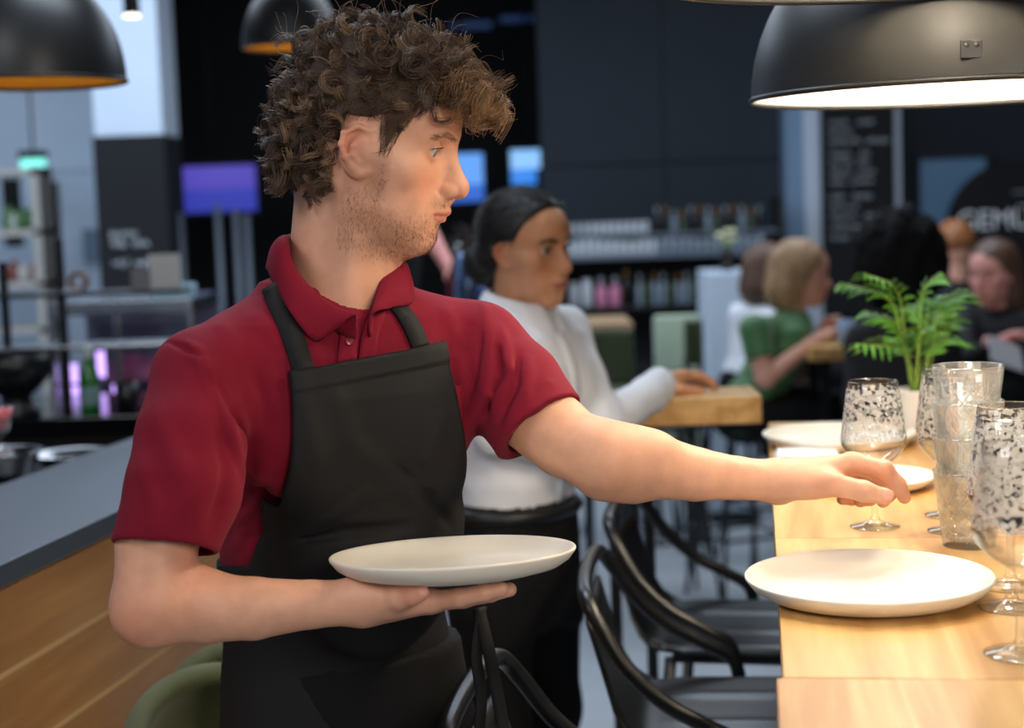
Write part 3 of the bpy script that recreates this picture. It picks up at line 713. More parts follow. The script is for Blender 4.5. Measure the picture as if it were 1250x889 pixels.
vcol(body, cl); bo = link('body', body, M_SKIN); under(bo, waiter)
_n0 = len(bpy.data.objects)
make_eye(None, MAN_HM, MAN_HC, HM, srgb(70, 82, 84), (.85, -.05, -.42))
for o in list(COL.objects):
    if o.name.startswith('eye') and o.parent is None: under(o, waiter)

# ---- trousers and shoes (below the frame)
def man_legs(p):
    q = t2l(p); d = loft(q, [.82, .95, 1.03], [.165, .166, .155], [.112, .112, .108], [.045]*3, [-.12]*3)
    for s in (-1, 1):
        d = smin(d, chain(p, [l2t((.045+s*.085, -.12, .86)), l2t((.045+s*.10, -.11, .50)), l2t((.045+s*.105, -.12, .06))], [.088, .066, .055], .05), .05)
    return np.maximum(d, .035-p[:, 2])
under(cloth('trousers', man_legs, l2t((.045, -.12, 0))-np.array([.32, .32, 0]), l2t((.045, -.12, 1.06))+np.array([.32, .32, 0]), .011, M_TROUS, None), waiter)
def shoe(p, s):
    q = t2l(p)-A(.045+s*.105, -.12, 0)
    d = smin(ell(q, (0, .10, .035), (.047, .10, .036)), ell(q, (0, 0, .045), (.042, .06, .05)), .03); return smax(d, -q[:, 2], .004)
for s in (-1, 1):
    c = l2t((.045+s*.105, -.06, .04)); under(cloth('shoe', lambda p: shoe(p, s), c-np.array([.22, .22, .05]), c+np.array([.22, .22, .09]), .007, M_SHOE, None), waiter)

# ---- apron: a shell over the torso front
def apron_t(p): return torso(p, .004)
def apron_src(p):
    d = torso(p); d = smin(d, ell(t2l(p), (-.075, .040, 1.345), (.085, .055, .085)), .05); d = smin(d, ell(t2l(p), (.070, .040, 1.345), (.085, .055, .085)), .05)
    q = t2l(p); d = smin(d, ell(q, (.03, .0, 1.22), (.11, .05, .16)), .05)
    return d
aps = lambda p: apron_src(p)-.011
def loc2(px, py): q = t2l(hit(px, py, aps)[None]); return (float(q[0, 0]), float(q[0, 2]))
BIB = [loc2(353, 453), loc2(357, 500), loc2(356, 550), loc2(345, 600)]; BIB += [loc2(324, 652), loc2(304, 690)]
BIBR = [loc2(543, 416), loc2(549, 450)]
zb = BIB[-1][1]
poly = BIB+[(-.19, zb-.03), (-.20, .56), (.22, .56), (.20, zb-.02), (.165, zb+.02), (.132, zb+.08), (BIBR[1][0]+.020, 1.30), (BIBR[1][0]+.008, 1.35)]+BIBR[::-1]
AF = []
def afold(pix, amp, wd): AF.append((np.array([hit(x, y, aps) for x, y in pix]), amp, wd))
afold([(380, 640), (440, 600), (520, 590)], 0.0079, 0.0094); afold([(350, 660), (420, 650), (500, 640)], -0.0070, 0.0094); afold([(400, 470), (430, 540), (520, 620)], 0.0053, 0.0125)
afold([(370, 480), (385, 560), (370, 640)], 0.0053, 0.0101); afold([(540, 500), (520, 560), (545, 620)], 0.0061, 0.0078); afold([(470, 560), (520, 600), (548, 640)], -0.0053, 0.0078); afold([(440, 690), (500, 680), (545, 660)], 0.0088, 0.0078)
def apron(p):
    q = t2l(p); s = apron_src(p)-ridges(p, AF)-.0018*vnoise(p, 26, 9)
    hem = .0012*np.clip((q[:, 2]-(BIB[0][1]-.024+(q[:, 0]-BIB[0][0])*(BIBR[0][1]-BIB[0][1])/(BIBR[0][0]-BIB[0][0])))/.002, 0, 1)
    d = np.abs(s-.0115-hem*.5)-.0034-hem
    d = smax(d, poly2(q[:, 0], q[:, 2], poly), .002)
    return np.maximum(d, -.045-.09*np.clip((1.38-q[:, 2])/.2, 0, 1)-q[:, 1])
under(cloth('apron', apron, l2t((0, 0, .54))-np.array([.30, .30, 0]), l2t((0, 0, 1.46))+np.array([.30, .30, 0]), .0028, M_APRON, None), waiter)
# neck straps lie on the shirt
def strap(name, pix, w):
    pts = [hit(x, y, lambda p: man_shirt(p, False)-.003) for x, y in pix]
    pts = crom(pts, 6); g = grad(lambda p: man_shirt(p, False), np.array(pts)); T = np.gradient(np.array(pts), axis=0)
    S = np.cross(g, T); S /= np.linalg.norm(S, axis=1, keepdims=True); pts = np.array(pts)
    G = [[pts[i]-S[i]*w/2+g[i]*a, pts[i]+S[i]*w/2+g[i]*a] for i in range(len(pts)) for a in (0.0,)]
    mb = MB(); mb.grid(np.array(G)); o = mb.build(name, M_APRON, None, fix=False)
    md = o.modifiers.new('thick', 'SOLIDIFY'); md.thickness = .0026; md.offset = 0
    return under(o, waiter)
strap('neck_strap', [(331, 348), (344, 378), (358, 412), (372, 456)], .026)
strap('neck_strap', [(484, 372), (494, 384), (505, 402), (514, 424)], .024)

# ---- collar, placket, buttons, pocket
def sc_(p):
    d = shirt_base(p); r, l = sleeves(p); d = smin(smin(d, r, .016), l, .022)
    return smin(d, cap(p, NECK_B, NECK_B+np.array([.012, 0, .035]), .070, .064), .03)
def raised(px, py, up=.004): p = hit(px, py, sc_); return p+grad(sc_, p)[0]*up
nk_c = lambda z: NECK_B+(MAN_HC+MAN_HM @ np.array([-.03, 0, -.03])-NECK_B)*((z-NECK_B[2])/(MAN_HC[2]-.03-NECK_B[2]))
def ring(ang, z, r, e=.9):
    c = nk_c(z); d = TF*math.cos(ang)*e+TL*math.sin(ang); return np.array([c[0]+d[0]*r, c[1]+d[1]*r, z])
neck_edge = [P(436, 384, 1.384), P(412, 375, 1.392), P(385, 356, 1.402), P(362, 328, 1.412), P(348, 292, 1.425), ring(R(-150), 1.573, .073), ring(R(180), 1.580, .073), ring(R(150), 1.576, .072), ring(R(110), 1.565, .070), P(468, 302, 1.505), P(463, 345, 1.445), P(452, 384, 1.405)]
outer = [raised(402, 405, .006), raised(384, 417, .005), raised(366, 400, .005), raised(348, 374, .005), raised(332, 338, .006), ring(R(-146), 1.533, .100), ring(R(172), 1.530, .098), ring(R(145), 1.530, .097), ring(R(115), 1.525, .094), raised(490, 328, .008), raised(502, 371, .005), raised(474, 377, .006)]
ne = np.array(crom(neck_edge, 6)); ou = np.array(crom(outer, 6))
mid = (ne+ou)/2; up_ = np.array([0, 0, 1.0]); outd = mid-np.array([nk_c(z) for z in mid[:, 2]]); outd[:, 2] = 0; outd /= np.linalg.norm(outd, axis=1, keepdims=True)
low = ne-np.array([0, 0, .030])-outd*.004
G = np.stack([low, ne*.7+low*.3-outd*.001, ne+up_*.001, ne*.9+ou*.1+outd*.006+up_*.003, ne*.62+ou*.38+outd*.009+up_*.003, ne*.3+ou*.7+outd*.005, ou], 1)
mb = MB(); mb.grid(G); co = mb.build('collar', M_SHIRT, None, fix=False)
md = co.modifiers.new('smooth', 'SUBSURF'); md.levels = 1; md.render_levels = 1
md = co.modifiers.new('thick', 'SOLIDIFY'); md.thickness = .0028; md.offset = 0
co.parent = so
def patch(name, pix, lift, thick, m, parent, nseg=6):
    """a piece of cloth lying on the shirt between two rows of pixels"""
    a, b = pix; a = [hit(x, y, sc_) for x, y in a]; b = [hit(x, y, sc_) for x, y in b]
    a = np.array(crom(a, nseg)); b = np.array(crom(b, nseg)); rows = []
    for k in range(5):
        t = k/4; r_ = a*(1-t)+b*t; g = grad(sc_, r_); d = sc_(r_.astype(np.float32)); rows.append(r_+g*(lift-d)[:, None])
    mb = MB(); mb.grid(np.array(rows)); o = mb.build(name, m, None, fix=False); md = o.modifiers.new('thick', 'SOLIDIFY'); md.thickness = thick; md.offset = 0
    o.parent = parent; return o
patch('placket', [[(418, 388), (414, 410), (410, 445)], [(440, 388), (436, 410), (432, 440)]], .003, .003, M_SHIRT, so)
patch('placket', [[(447, 390), (440, 412), (436, 440)], [(470, 380), (462, 405), (456, 436)]], .0025, .003, M_SHIRT, so)
patch('chest_pocket', [[(550, 472), (560, 470), (571, 464)], [(548, 530), (556, 524), (566, 512)]], .003, .003, M_SHIRT, so)
M_BTN = mat('crimson_button', srgb(120, 24, 40), .3)
for px, py in ((427, 394), (424, 418)):
    p = raised(px, py, .0055); g = grad(sc_, p)[0]; T = Matrix.Translation(p) @ Vector(g).to_track_quat('Z', 'Y').to_matrix().to_4x4()
    mb = MB(); mb.lathe([(0, .0012), (.0028, .0012), (.0036, .0018), (.0046, .0018), (.005, .001), (.005, -.001), (0, -.001)], 20, M=T); mb.build('button', M_BTN, None).parent = so

# waist tie round the back and ribbons hanging at his left hip
def strip(name, pts, side, w, m):
    pts = np.array(crom(pts, 8)); S = np.broadcast_to(np.asarray(side, float), pts.shape) if np.ndim(side) == 1 else side
    mb = MB(); mb.grid(np.stack([pts-S*w/2, pts+S*w/2], 1)); o = mb.build(name, m, None, fix=False); md = o.modifiers.new('thick', 'SOLIDIFY'); md.thickness = .002; return under(o, waiter)
zt_w = 1.135; tie = []
for a_ in np.linspace(R(20), R(-200), 24):
    q_ = l2t((.032+.30*math.cos(a_), -.132+.30*math.sin(a_), zt_w)); c_ = l2t((.032, -.132, zt_w)); dr_ = c_-q_; p_ = q_.copy()
    for _ in range(30): p_ = p_+nrm(dr_)*max(0, float(man_shirt(p_[None].astype(np.float32), False)[0])-.006)*.8
    tie.append(p_)
strip('waist_tie', tie, (0, 0, 1.0), .03, M_APRON)
strip('tie_ribbon', [P(584, 742, 1.50), P(596, 790, 1.49), P(606, 840, 1.50), P(618, 905, 1.50)], nrm([.9, .4, .1]), .016, M_APRON)
strip('tie_ribbon', [P(588, 742, 1.50), P(582, 800, 1.485), P(588, 850, 1.49), P(584, 910, 1.49)], nrm([.8, .6, 0]), .016, M_APRON)
# ---- curly hair
def hairline(x): return np.interp(x, [-.12, -.07, -.036, -.028, -.022, .022, .027, .040, .047, .060, .09], [-.062, -.060, -.048, -.02, .040, .040, .004, .010, .050, .070, .080])
M_HAIR = mat('brown_curly_hair', srgb(92, 66, 46), .42, attr='Col', spec=.6)
M_HAIRB = mat('dark_brown_hair_mass', srgb(66, 51, 40), .7, noise=.3, nscale=120, bump=.8, bscale=260)
SIDEB = [(.018, .06), (.021, .034), (.026, .006), (.036, .010), (.043, .034), (.052, .050), (.064, .066), (.072, .092), (.02, .10)]
def man_hair_base(p, full=True):
    q = m2l(p); d = ell(q, (-.012, 0, .050), (.103, .083, .090)); d = smin(d, ell(q, (-.005, 0, .085), (.088, .074, .066)), .02)
    d = smin(d, ell(q, (.052, 0, .088), (.048, .058, .030)), .02); d = smin(d, ell(q, (-.070, 0, .005), (.036, .058, .058)), .02)
    d = d-.004*vnoise(p, 160, 5)-.003*vnoise(p, 300, 6)
    d = smin(d, ell(q, (-.060, 0, -.018), (.047, .063, .052)), .02)
    d = smax(d, (hairline(q[:, 0])-q[:, 2]).astype(np.float32)*.7, .006)
    m = (q[:, 2] > -.03) & (q[:, 2] < .11) & (q[:, 0] > -.02)
    if m.any():
        b = smax(head_sdf(q[m], HM, False)-.0022, poly2(q[m, 0], q[m, 2], SIDEB), .002); d[m] = np.minimum(d[m], b) if full else d[m]
    return d
def scalp(dirs): return A(-.010, 0, .044)+dirs*A(.0965, .0775, .0865)
rg = np.random.default_rng(5)
dd = rg.normal(size=(2600, 3)); dd /= np.linalg.norm(dd, axis=1, keepdims=True); sp = scalp(dd)
ok = (sp[:, 2] > hairline(sp[:, 0])+.004) & (sp[:, 1] < .062)
sp = sp[ok]; dd = dd[ok]
# poisson-like thinning
keep = []
for i in range(len(sp)):
    gap = .0112
    if all(((sp[i]-sp[j])**2).sum() > gap*gap for j in keep): keep.append(i)
sp, dd = sp[keep], dd[keep]
qn = m2l(v1[0]); kn_ = (qn[:, 0] < -.028) & (qn[:, 2] > -.052) & (qn[:, 2] < .0) & (qn[:, 1] < .05); qn = qn[kn_]; qn = qn[rg.choice(len(qn), 60)]; nn_ = qn-A(-.01, 0, -.02); nn_[:, 2] = 0; nn_ /= np.linalg.norm(nn_, axis=1, keepdims=True)
sp = np.concatenate([sp, qn]); dd = np.concatenate([dd, nn_])
LK, LC, LR = [], [], []
K = 26; t = np.linspace(0, 1, K)
def lock(root, n, H, fl, L, amp, turns, ns, col, spread=.0045, rad=.00042):
    ph = rg.random()*6.28; fl = np.asarray(fl, float); ax = n*H*.8+fl*L; ax /= np.linalg.norm(ax); u = np.cross(ax, n+.01); u /= np.linalg.norm(u); w = np.cross(ax, u)
    sg = rg.choice([-1, 1])
    for _ in range(ns):
        a = amp*(1+.16*rg.normal()); p0 = ph+.20*rg.normal(); tn = turns*(1+.05*rg.normal()); off = (rg.normal(size=3)*spread)[None]*(1.25-1.0*t[:, None]**.7); e = 1+.05*rg.normal()
        c = root+n*(H*e)*(1-(1-t)**2)[:, None]+fl*(L*e)*(t**1.25)[:, None]+off
        s = np.minimum(1, t*2.6)[:, None]*a
        c = c+s*(u*np.cos(p0+sg*2*np.pi*tn*t)[:, None]+w*np.sin(p0+sg*2*np.pi*tn*t)[:, None])-s[:1]*0
        LK.append(c); LR.append(rad*(1+.25*rg.normal())); LC.append(col*(1+.22*rg.normal()))
for r_, n in zip(sp, dd):
    x, y, z = r_; top = np.clip((z-.055)/.04, 0, 1); fr = np.clip((x-.005)/.05, 0, 1); bk = np.clip((-x-.02)/.05, 0, 1)
    short = (z < .062) and x > -.026
    if short: continue
    H = .010*(1-top)+.032*top+.012*bk*(1-top)+.004*rg.normal()
    fl = np.array([.15, 0, -1.0])*(1-top)*(1-.2*bk)+np.array([.55+.7*fr, 0, .05-.35*fr])*top+rg.normal(size=3)*.35*np.array([1, 1, .6])+np.array([-.25, 0, -.15])*bk*(1-top)
    fl /= np.linalg.norm(fl)
    L = .026*(1-top)+(.026+.022*fr)*top+.005*rg.normal(); amp = .0068+.0032*top+.001*rg.normal(); turns = 1.0+.4*rg.random()+.25*top
    g = rg.random(); col = np.array(srgb(88, 68, 54))*(.75+.5*g) if g < .75 else np.array(srgb(134, 108, 82))
    if fr*top > .5 and rg.random() < .55: col = np.array(srgb(140, 110, 80))*(.8+.3*rg.random())
    lock(r_, n, H, fl, L, amp, turns, 24, col, .0038)
# fringe falling over the forehead, single curls and flyaways
for i in range(34):
    r_ = np.array([.060+.026*rg.random(), -.052+.10*rg.random(), .092+.016*rg.random()]); n = nrm(np.array([.92, r_[1]*3, .38]))
    lock(r_, n, .030+.010*rg.random(), nrm(np.array([.55, .25*rg.normal(), -1.0+.25*rg.normal()])), .034+.030*rg.random(), .0120+.003*rg.random(), 1.7+.6*rg.random(), 22, np.array(srgb(146, 113, 80))*(.75+.35*rg.random()), .0042)
for i in range(220):
    j = rg.integers(len(sp)); tp = np.clip((sp[j, 2]-.03)/.06, 0.15, 1)
    lock(sp[j], dd[j], (.045+.022*rg.random())*tp, nrm(rg.normal(size=3)+np.array([.4, 0, .2])), .03*tp, .007*tp, .8+rg.random(), 1, np.array(srgb(150, 122, 92)), .002, .00026)
C = np.array(LK); W = (C.reshape(-1, 3) @ MAN_HM.T+MAN_HC).reshape(C.shape)
ho = strands('hair', W, np.clip(LR, .0002, .0008), M_HAIR, None, 3, .5)
cc = np.clip(np.repeat(np.array(LC), K*3, axis=0), .004, 1); vcol(ho.data, cc); under(ho, waiter)
v, f = sculpt(lambda p: man_hair_base(p, False), MAN_HC-np.array([.15, .12, .10]), MAN_HC+np.array([.15, .12, .20]), .0030)
hb = link('hair_mass', me_arr('hair_mass', v, f), M_HAIRB); under(hb, waiter)
for s_ in (-1, 1):
    def sbf(p): q = m2l(p); return smax(smax(head_sdf(q, HM, False)-.0016, poly2(q[:, 0], q[:, 2], SIDEB)+.0045, .002), -s_*q[:, 1]+.02, .002)
    c_ = MAN_HC+MAN_HM @ np.array([.04, s_*.06, .05]); v, f = sculpt(sbf, c_-.07, c_+.07, .002); under(link('sideburn', me_arr('sideburn', v, f), mat('sideburn_hair', srgb(112, 84, 66), .7, noise=.25, nscale=140, bump=.5, bscale=500)), waiter)
# short hair at the temples and round the ears
n_ = 2600; d2 = rg.normal(size=(n_*8, 3)); d2 /= np.linalg.norm(d2, axis=1, keepdims=True); s2 = scalp(d2)
k2 = (s2[:, 2] > hairline(s2[:, 0])-.001) & (s2[:, 2] < .075) & (s2[:, 0] > -.045) & (s2[:, 0] < .062); s2 = s2[k2][:n_//2]
qs_ = m2l(v1[0]); kk = (poly2(qs_[:, 0], qs_[:, 2], SIDEB) +.003*vnoise(qs_.astype(np.float32), 420, 2) < .0015) & (np.abs(qs_[:, 1]) > .03) & (qs_[:, 1] < .0); qs_ = qs_[kk]; s2 = np.concatenate([s2, qs_[rg.choice(len(qs_), 1700)]]); w2 = s2 @ MAN_HM.T+MAN_HC
for _ in range(3): sd2 = man_hair_base(w2.astype(np.float32)); g2 = grad(man_hair_base, w2); w2 = w2-g2*np.clip(sd2, -.02, .004)[:, None]
dr = (np.array([[-.25, 0, -1.0]])+rg.normal(size=(len(w2), 3))*.22) @ MAN_HM.T
so2 = strands('short_hair', surf_hairs(man_hair_base, w2, dr, .007+.007*rg.random(len(w2)), 5, lift=.14), .00026, mat('short_brown_hair', srgb(88, 66, 50), .5), None); under(so2, waiter)
# eyebrow, lashes and stubble
def scatter(n, fn, seed):
    r = np.random.default_rng(seed); vv = v1[0]; qq = m2l(vv); w = fn(qq); idx = r.choice(len(vv), n, p=w/w.sum()); return vv[idx]+r.normal(size=(n, 3))*.0007
def brow_w(q):
    yy = np.abs(q[:, 1]); zc = np.interp(yy, [.008, .022, .036, .048], [.0335, .0385, .0405, .0345]); return np.exp(-((q[:, 2]-zc)/.0026)**2)*((yy > .010) & (yy < .050) & (q[:, 0] > .045))
bp = scatter(300, brow_w, 2); qs = m2l(bp); dr = (np.stack([np.full(len(bp), -.2), np.sign(qs[:, 1])*1.0, .35-9*np.abs(qs[:, 1])*.6], 1)+rg.normal(size=(len(bp), 3))*.15) @ MAN_HM.T
strands('eyebrow', surf_hairs(man_skin, bp, dr, .006+.003*rg.random(len(bp)), 4, lift=.25), .00017, mat('brow_hair', srgb(110, 78, 54), .6), None); under(COL.objects['eyebrow'], waiter)
def beard_w(q0):
    q = q0.copy(); q[:, 1] = np.abs(q[:, 1])
    beard = np.clip((-q[:, 2]-.050)/.03, 0, 1)*np.clip((q[:, 0]+.010)/.02, 0, 1)*np.clip((q[:, 2]+.125)/.02, 0, 1)
    side = np.clip((.026-np.abs(q[:, 0]-.016))/.01, 0, 1)*np.clip((.012-q[:, 2])/.03, 0, 1)*np.clip((q[:, 2]+.08)/.02, 0, 1)*(q[:, 1] > .045)
    mous = gauss(q, (.100, .012, -.0415), (.016, .020, .0055))
    lip = np.exp(-((q[:, 2]+.0545)/.012)**2)*(q[:, 0] > .078)*(q[:, 1] < .03)
    side = side*(1-gauss(q, (.003, .08, 0), (.024, .02, .036)) > .75)
    return np.clip(beard+side+mous*1.2, 0, 1.5)*np.clip(1-lip*1.6, 0, 1)*(1-.97*(mous < .15)*(q[:, 0] > .08)*(q[:, 2] > -.045))+1e-9
bp = scatter(4200, beard_w, 4); dr = (np.array([[.25, 0, -1.0]])+rg.normal(size=(len(bp), 3))*.45) @ MAN_HM.T
strands('stubble', surf_hairs(man_skin, bp, dr, .0028+.0026*rg.random(len(bp)), 3, lift=.35), .00013, mat('beard_hair', srgb(104, 74, 52), .6), None); under(COL.objects['stubble'], waiter)
lashes(MAN_HM, MAN_HC, HM, waiter, mat('lash_hair', srgb(60, 42, 32), .6))
# ------------------------------------------------------------------ the waitress in the white shirt
def PD(px, py, D): return P(px, py, D-DSH)
WSK = srgb(206, 150, 112); WSK_F = srgb(186, 108, 80)
M_WSKIN = mat('skin_brown', WSK, .42, attr='Col', noise=.05, nscale=40, spec=.45)
M_WHITE = mat('white_cotton_shirt', srgb(232, 234, 240), .8, noise=.04, nscale=8, bump=.15, bscale=900, spec=.2)
M_BLKH = mat('black_pulled_back_hair', srgb(24, 19, 18), .52, noise=.4, nscale=30, bump=.6, bscale=160, stretch=(1, .25, 1.6), spec=.6)
W_HC = PD(641, 309, 3.40); W_HM = euler_zyx(R(-38), R(7), R(3))
def w2l(p): return (p-W_HC.astype(np.float32)) @ W_HM.astype(np.float32)/.97
W_NB = PD(634, 386, 3.43)
WF = nrm([.80, -.60, 0]); WL = nrm([.60, .80, 0]); WTO = np.array([W_NB[0], W_NB[1], 0]); WTM = np.stack([WL, WF, [0, 0, 1]], 1)
def wt(p): return (p-WTO.astype(np.float32)) @ WTM.astype(np.float32)
def wl(q): return WTO+WTM @ np.asarray(q, float)
wz = W_NB[2]; belt = PD(640, 618, 3.43)[2]
waitress = thing('person', 'woman with black hair in a bun wearing a white shirt and black trousers', 'person', tuple(wl((0, 0, 0))))
def w_skin(p):
    d = head_sdf(w2l(p), HW)*.97
    return smin(d, cap(p, W_HC+W_HM @ np.array([-.022, 0, -.04]), W_NB+np.array([0, 0, -.03]), .047, .052), .022)
WLa = [wl((.165, .0, wz-.045)), PD(733, 520, 3.46), PD(792, 482, 3.62), PD(806, 470, 3.68)]
WRa = [wl((-.165, .0, wz-.045)), PD(606, 528, 3.30), PD(690, 548, 3.34), PD(750, 560, 3.38)]
def w_shirt(p, folds=True):
    q = wt(p)
    zs = [belt-.010, belt, belt+.10, belt+.20, wz-.10, wz-.04, wz+.005, wz+.03]
    d = loft(q, zs, [.145, .140, .145, .155, .165, .15, .09, .05], [.105, .105, .110, .118, .118, .10, .07, .05], [0]*8, [-.02, -.02, -.012, .0, .012, .005, 0, 0], 2.2)
    d = smin(d, ell(q, (-.065, .075, wz-.165), (.07, .055, .065)), .05); d = smin(d, ell(q, (.065, .075, wz-.165), (.07, .055, .065)), .05)
    for a in (WLa, WRa):
        d = smin(d, cap(p, wl((.05 if a is WLa else -.05, -.01, wz-.02)), a[0], .04, .048), .04)
        d = smin(d, smax(chain(p, a, [.052, .047, .041, .040], .02), plane(p, a[3], a[3]-a[2]), .004), .02)
    if folds:
        d = d-.005*np.sin(q[:, 2]*70+6*vnoise(p, 9, 2))*np.clip(1-np.abs(q[:, 2]-belt-.05)/.09, 0, 1)*.6-(.0075*vnoise(p, 34, 8)+.0035*vnoise(p, 70, 12))*np.clip((q[:, 2]-belt)/.03, 0, 1)
    e = nrm(WLa[3]-WLa[2])
    d = smax(d, -cap(p, WLa[3], WLa[3]+e*.02, .034), .003)
    d = smax(d, -cap(p, W_NB+np.array([0, 0, -.01]), W_HC, .054), .004)
    return d
ws = cloth('shirt', w_shirt, wl((0, 0, belt-.05))-np.array([.30, .36, 0]), wl((.1, 0, wz+.06))+np.array([.40, .36, 0]), .006, M_WHITE, None); under(ws, waitress)
# hand resting on the far table
def w_hand(p):
    w = PD(803, 470, 3.67); kn = [PD(836, 458, 3.70), PD(838, 459, 3.725), PD(836, 462, 3.75), PD(831, 466, 3.77)]
    d = cap(p, PD(790, 478, 3.63), w, .030, .026)
    for k in kn: d = smin(d, cap(p, w, k, .021, .013), .014)
    tips = [[PD(853, 458, 3.71), PD(868, 466, 3.72), PD(872, 471, 3.72)], [PD(854, 460, 3.74), PD(869, 467, 3.75), PD(873, 472, 3.75)], [PD(850, 464, 3.77), PD(864, 470, 3.78), PD(867, 473, 3.78)], [PD(843, 468, 3.79), PD(854, 472, 3.80), PD(858, 474, 3.80)]]
    for k, t_, r_ in zip(kn, tips, (1, 1, .95, .85)): d = smin(d, chain(p, [k]+t_, [.0105*r_, .0095*r_, .0085*r_, .0072*r_], .004), .006)
    return smin(d, chain(p, [PD(812, 473, 3.665), PD(830, 475, 3.665), PD(846, 477, 3.675), PD(856, 477.5, 3.68)], [.017, .0125, .0105, .0085], .005), .010)
def w_hand2(p):
    a, b = WRa[2], WRa[3]; e = nrm(b-a); s = np.cross(e, [0, 0, 1]); d = cap(p, a, b+e*.03, .03, .022)
    for i in range(4):
        k = b+e*.09+s*(.02*(i-1.5)); d = smin(d, cap(p, b+e*.02, k, .02, .011), .012); d = smin(d, chain(p, [k, k+e*.03-np.array([0, 0, .012]), k+e*.035-np.array([0, 0, .035])], [.010, .009, .007], .003), .005)
    return smin(d, chain(p, [b+e*.03, b+e*.07-s*.04-np.array([0, 0, .01]), b+e*.10-s*.045-np.array([0, 0, .02])], [.016, .011, .008], .004), .01)
a1 = sculpt(w_skin, W_HC-np.array([.15, .14, .22]), W_HC+np.array([.15, .14, .16]), .0026)
a2 = boxed(w_hand, [PD(790, 478, 3.63), PD(874, 450, 3.68), PD(850, 476, 3.82)], .035, .003); a3 = boxed(w_hand2, [WRa[2], WRa[3]+nrm(WRa[3]-WRa[2])*.14], .06, .005)
a4 = sculpt(lambda p: w_shirt(p, False)+.02, wl((0, 0, belt-.05))-np.array([.30, .36, 0]), wl((.1, 0, wz+.06))+np.array([.40, .36, 0]), .016)
Vw, Fw = joinvf([a1, a2, a3, a4]); me = me_arr('body', Vw, Fw); cw = np.tile(A(*WSK), (len(Vw), 1)); cw[:len(a1[0])] = head_paint(w2l(a1[0]), WSK, srgb(168, 92, 84), WSK_F); vcol(me, cw)
under(link('body', me, M_WSKIN), waitress)
make_eye(None, W_HM, W_HC, HW, srgb(38, 26, 20), (.97, -.05, -.12))
for o in list(COL.objects):
    if o.name.startswith('eye') and o.parent is None and not o.name.startswith('eyebrow'): under(o, waitress)
def w_hair(p):
    q = w2l(p); d = smin(ell(q, (-.013, 0, .047), (.101, .081, .090)), head_sdf(q, HW, False)-.006, .01); zl = np.interp(q[:, 0], [-.12, -.05, -.03, -.018, .022, .032, .046, .058, .072, .10], [-.07, -.06, -.03, .028, .034, .044, .072, .092, .108, .14])
    d = smax(d-.0015*vnoise(q*A(1, 2, 2), 90, 3), (zl-q[:, 2]).astype(np.float32)*.7, .008)
    b = ell(q, (-.100, -.01, -.030), (.048, .052, .046)); b = smin(b, ell(q, (-.075, -.02, -.045), (.04, .045, .035)), .02)
    return smin(d, b-.003*vnoise(q, 120, 4), .012)
under(cloth('hair', w_hair, W_HC-np.array([.20, .16, .14]), W_HC+np.array([.15, .20, .17]), .0032, M_BLKH, None), waitress)
rw = np.random.default_rng(3); cur = []
vh, fh = sculpt(w_hair, W_HC-np.array([.20, .16, .14]), W_HC+np.array([.15, .20, .17]), .006, newton=False); qh = w2l(vh); kh = (qh[:, 0] > -.09) & (qh[:, 2] > -.03) & (np.abs(qh[:, 1]) < .09); vh = vh[kh][rw.choice(kh.sum(), 1500)]
dh = (np.array([[-1.0, 0, -.25]])+rw.normal(size=(len(vh), 3))*.08) @ W_HM.T
o = strands('combed_hair', surf_hairs(w_hair, vh, dh, .03+.015*rw.random(len(vh)), 7, lift=.015), .0009, mat('combed_black_hair', srgb(34, 27, 25), .42), None); under(o, waitress)
for i in range(160):
    c0 = np.array([-.125, -.01, .005])+rw.normal(size=3)*np.array([.014, .03, .014]); ph = rw.random()*6.28; tt = np.linspace(0, 1, 14); dr = nrm(np.array([-1, rw.normal()*.8, .4+rw.normal()*.7]))
    cur.append(c0+dr*.03*tt[:, None]*(.5+rw.random())+.006*tt[:, None]*np.stack([np.cos(ph+9*tt), np.sin(ph+9*tt), np.cos(ph+7*tt)], 1))
cw_ = np.array(cur); o = strands('loose_curls', (cw_.reshape(-1, 3) @ W_HM.T+W_HC).reshape(cw_.shape), .0008, mat('dark_curl_hair', srgb(58, 42, 36), .5), None); under(o, waitress)
qv = w2l(a1[0]); bw = brow_w(qv); ii = rw.choice(len(qv), 900, p=bw/bw.sum()); bp = a1[0][ii]; qs = qv[ii]
dr = (np.stack([np.full(len(bp), -.1), np.sign(qs[:, 1]), .3-5*np.abs(qs[:, 1])], 1)) @ W_HM.T
under(strands('eyebrow', surf_hairs(w_skin, bp, dr, .007, 3, lift=.10), .0005, mat('brow_hair_black', srgb(30, 22, 18), .6), None), waitress)
lashes(W_HM, W_HC, HW, waitress, mat('lash_hair_black', srgb(18, 14, 12), .6), .0005, .009, .97)
# collar, collar stand, placket, cuff
def wring(a, z, r, e=1.0): c = W_NB+(W_HC+W_HM @ np.array([-.02, 0, -.04])-W_NB)*((z-wz)/(W_HC[2]-.04-wz)); d = WF*math.cos(a)*e+WL*math.sin(a); return np.array([c[0]+d[0]*r, c[1]+d[1]*r, z])
an = np.linspace(R(-172), R(172), 33)+math.pi
tz = lambda a: wz+.058+.012*(1-math.cos(a))/2*2-.0
ne = np.array([wring(a, wz+.035+.036*(1-math.cos(a))/2, .060) for a in an]); 
ou = np.array([wring(a, wz-.020-.016*max(0, math.cos(a))**6*2+.030*(1-math.cos(a))/2, 0.090+.020*max(0, math.cos(a))**4) for a in an]); lw = np.array([wring(a, wz-.01+.01*(1-math.cos(a))/2, .062) for a in an])
outd = ne-np.array([W_NB]*len(ne)); outd[:, 2] = 0; outd /= np.linalg.norm(outd, axis=1, keepdims=True)
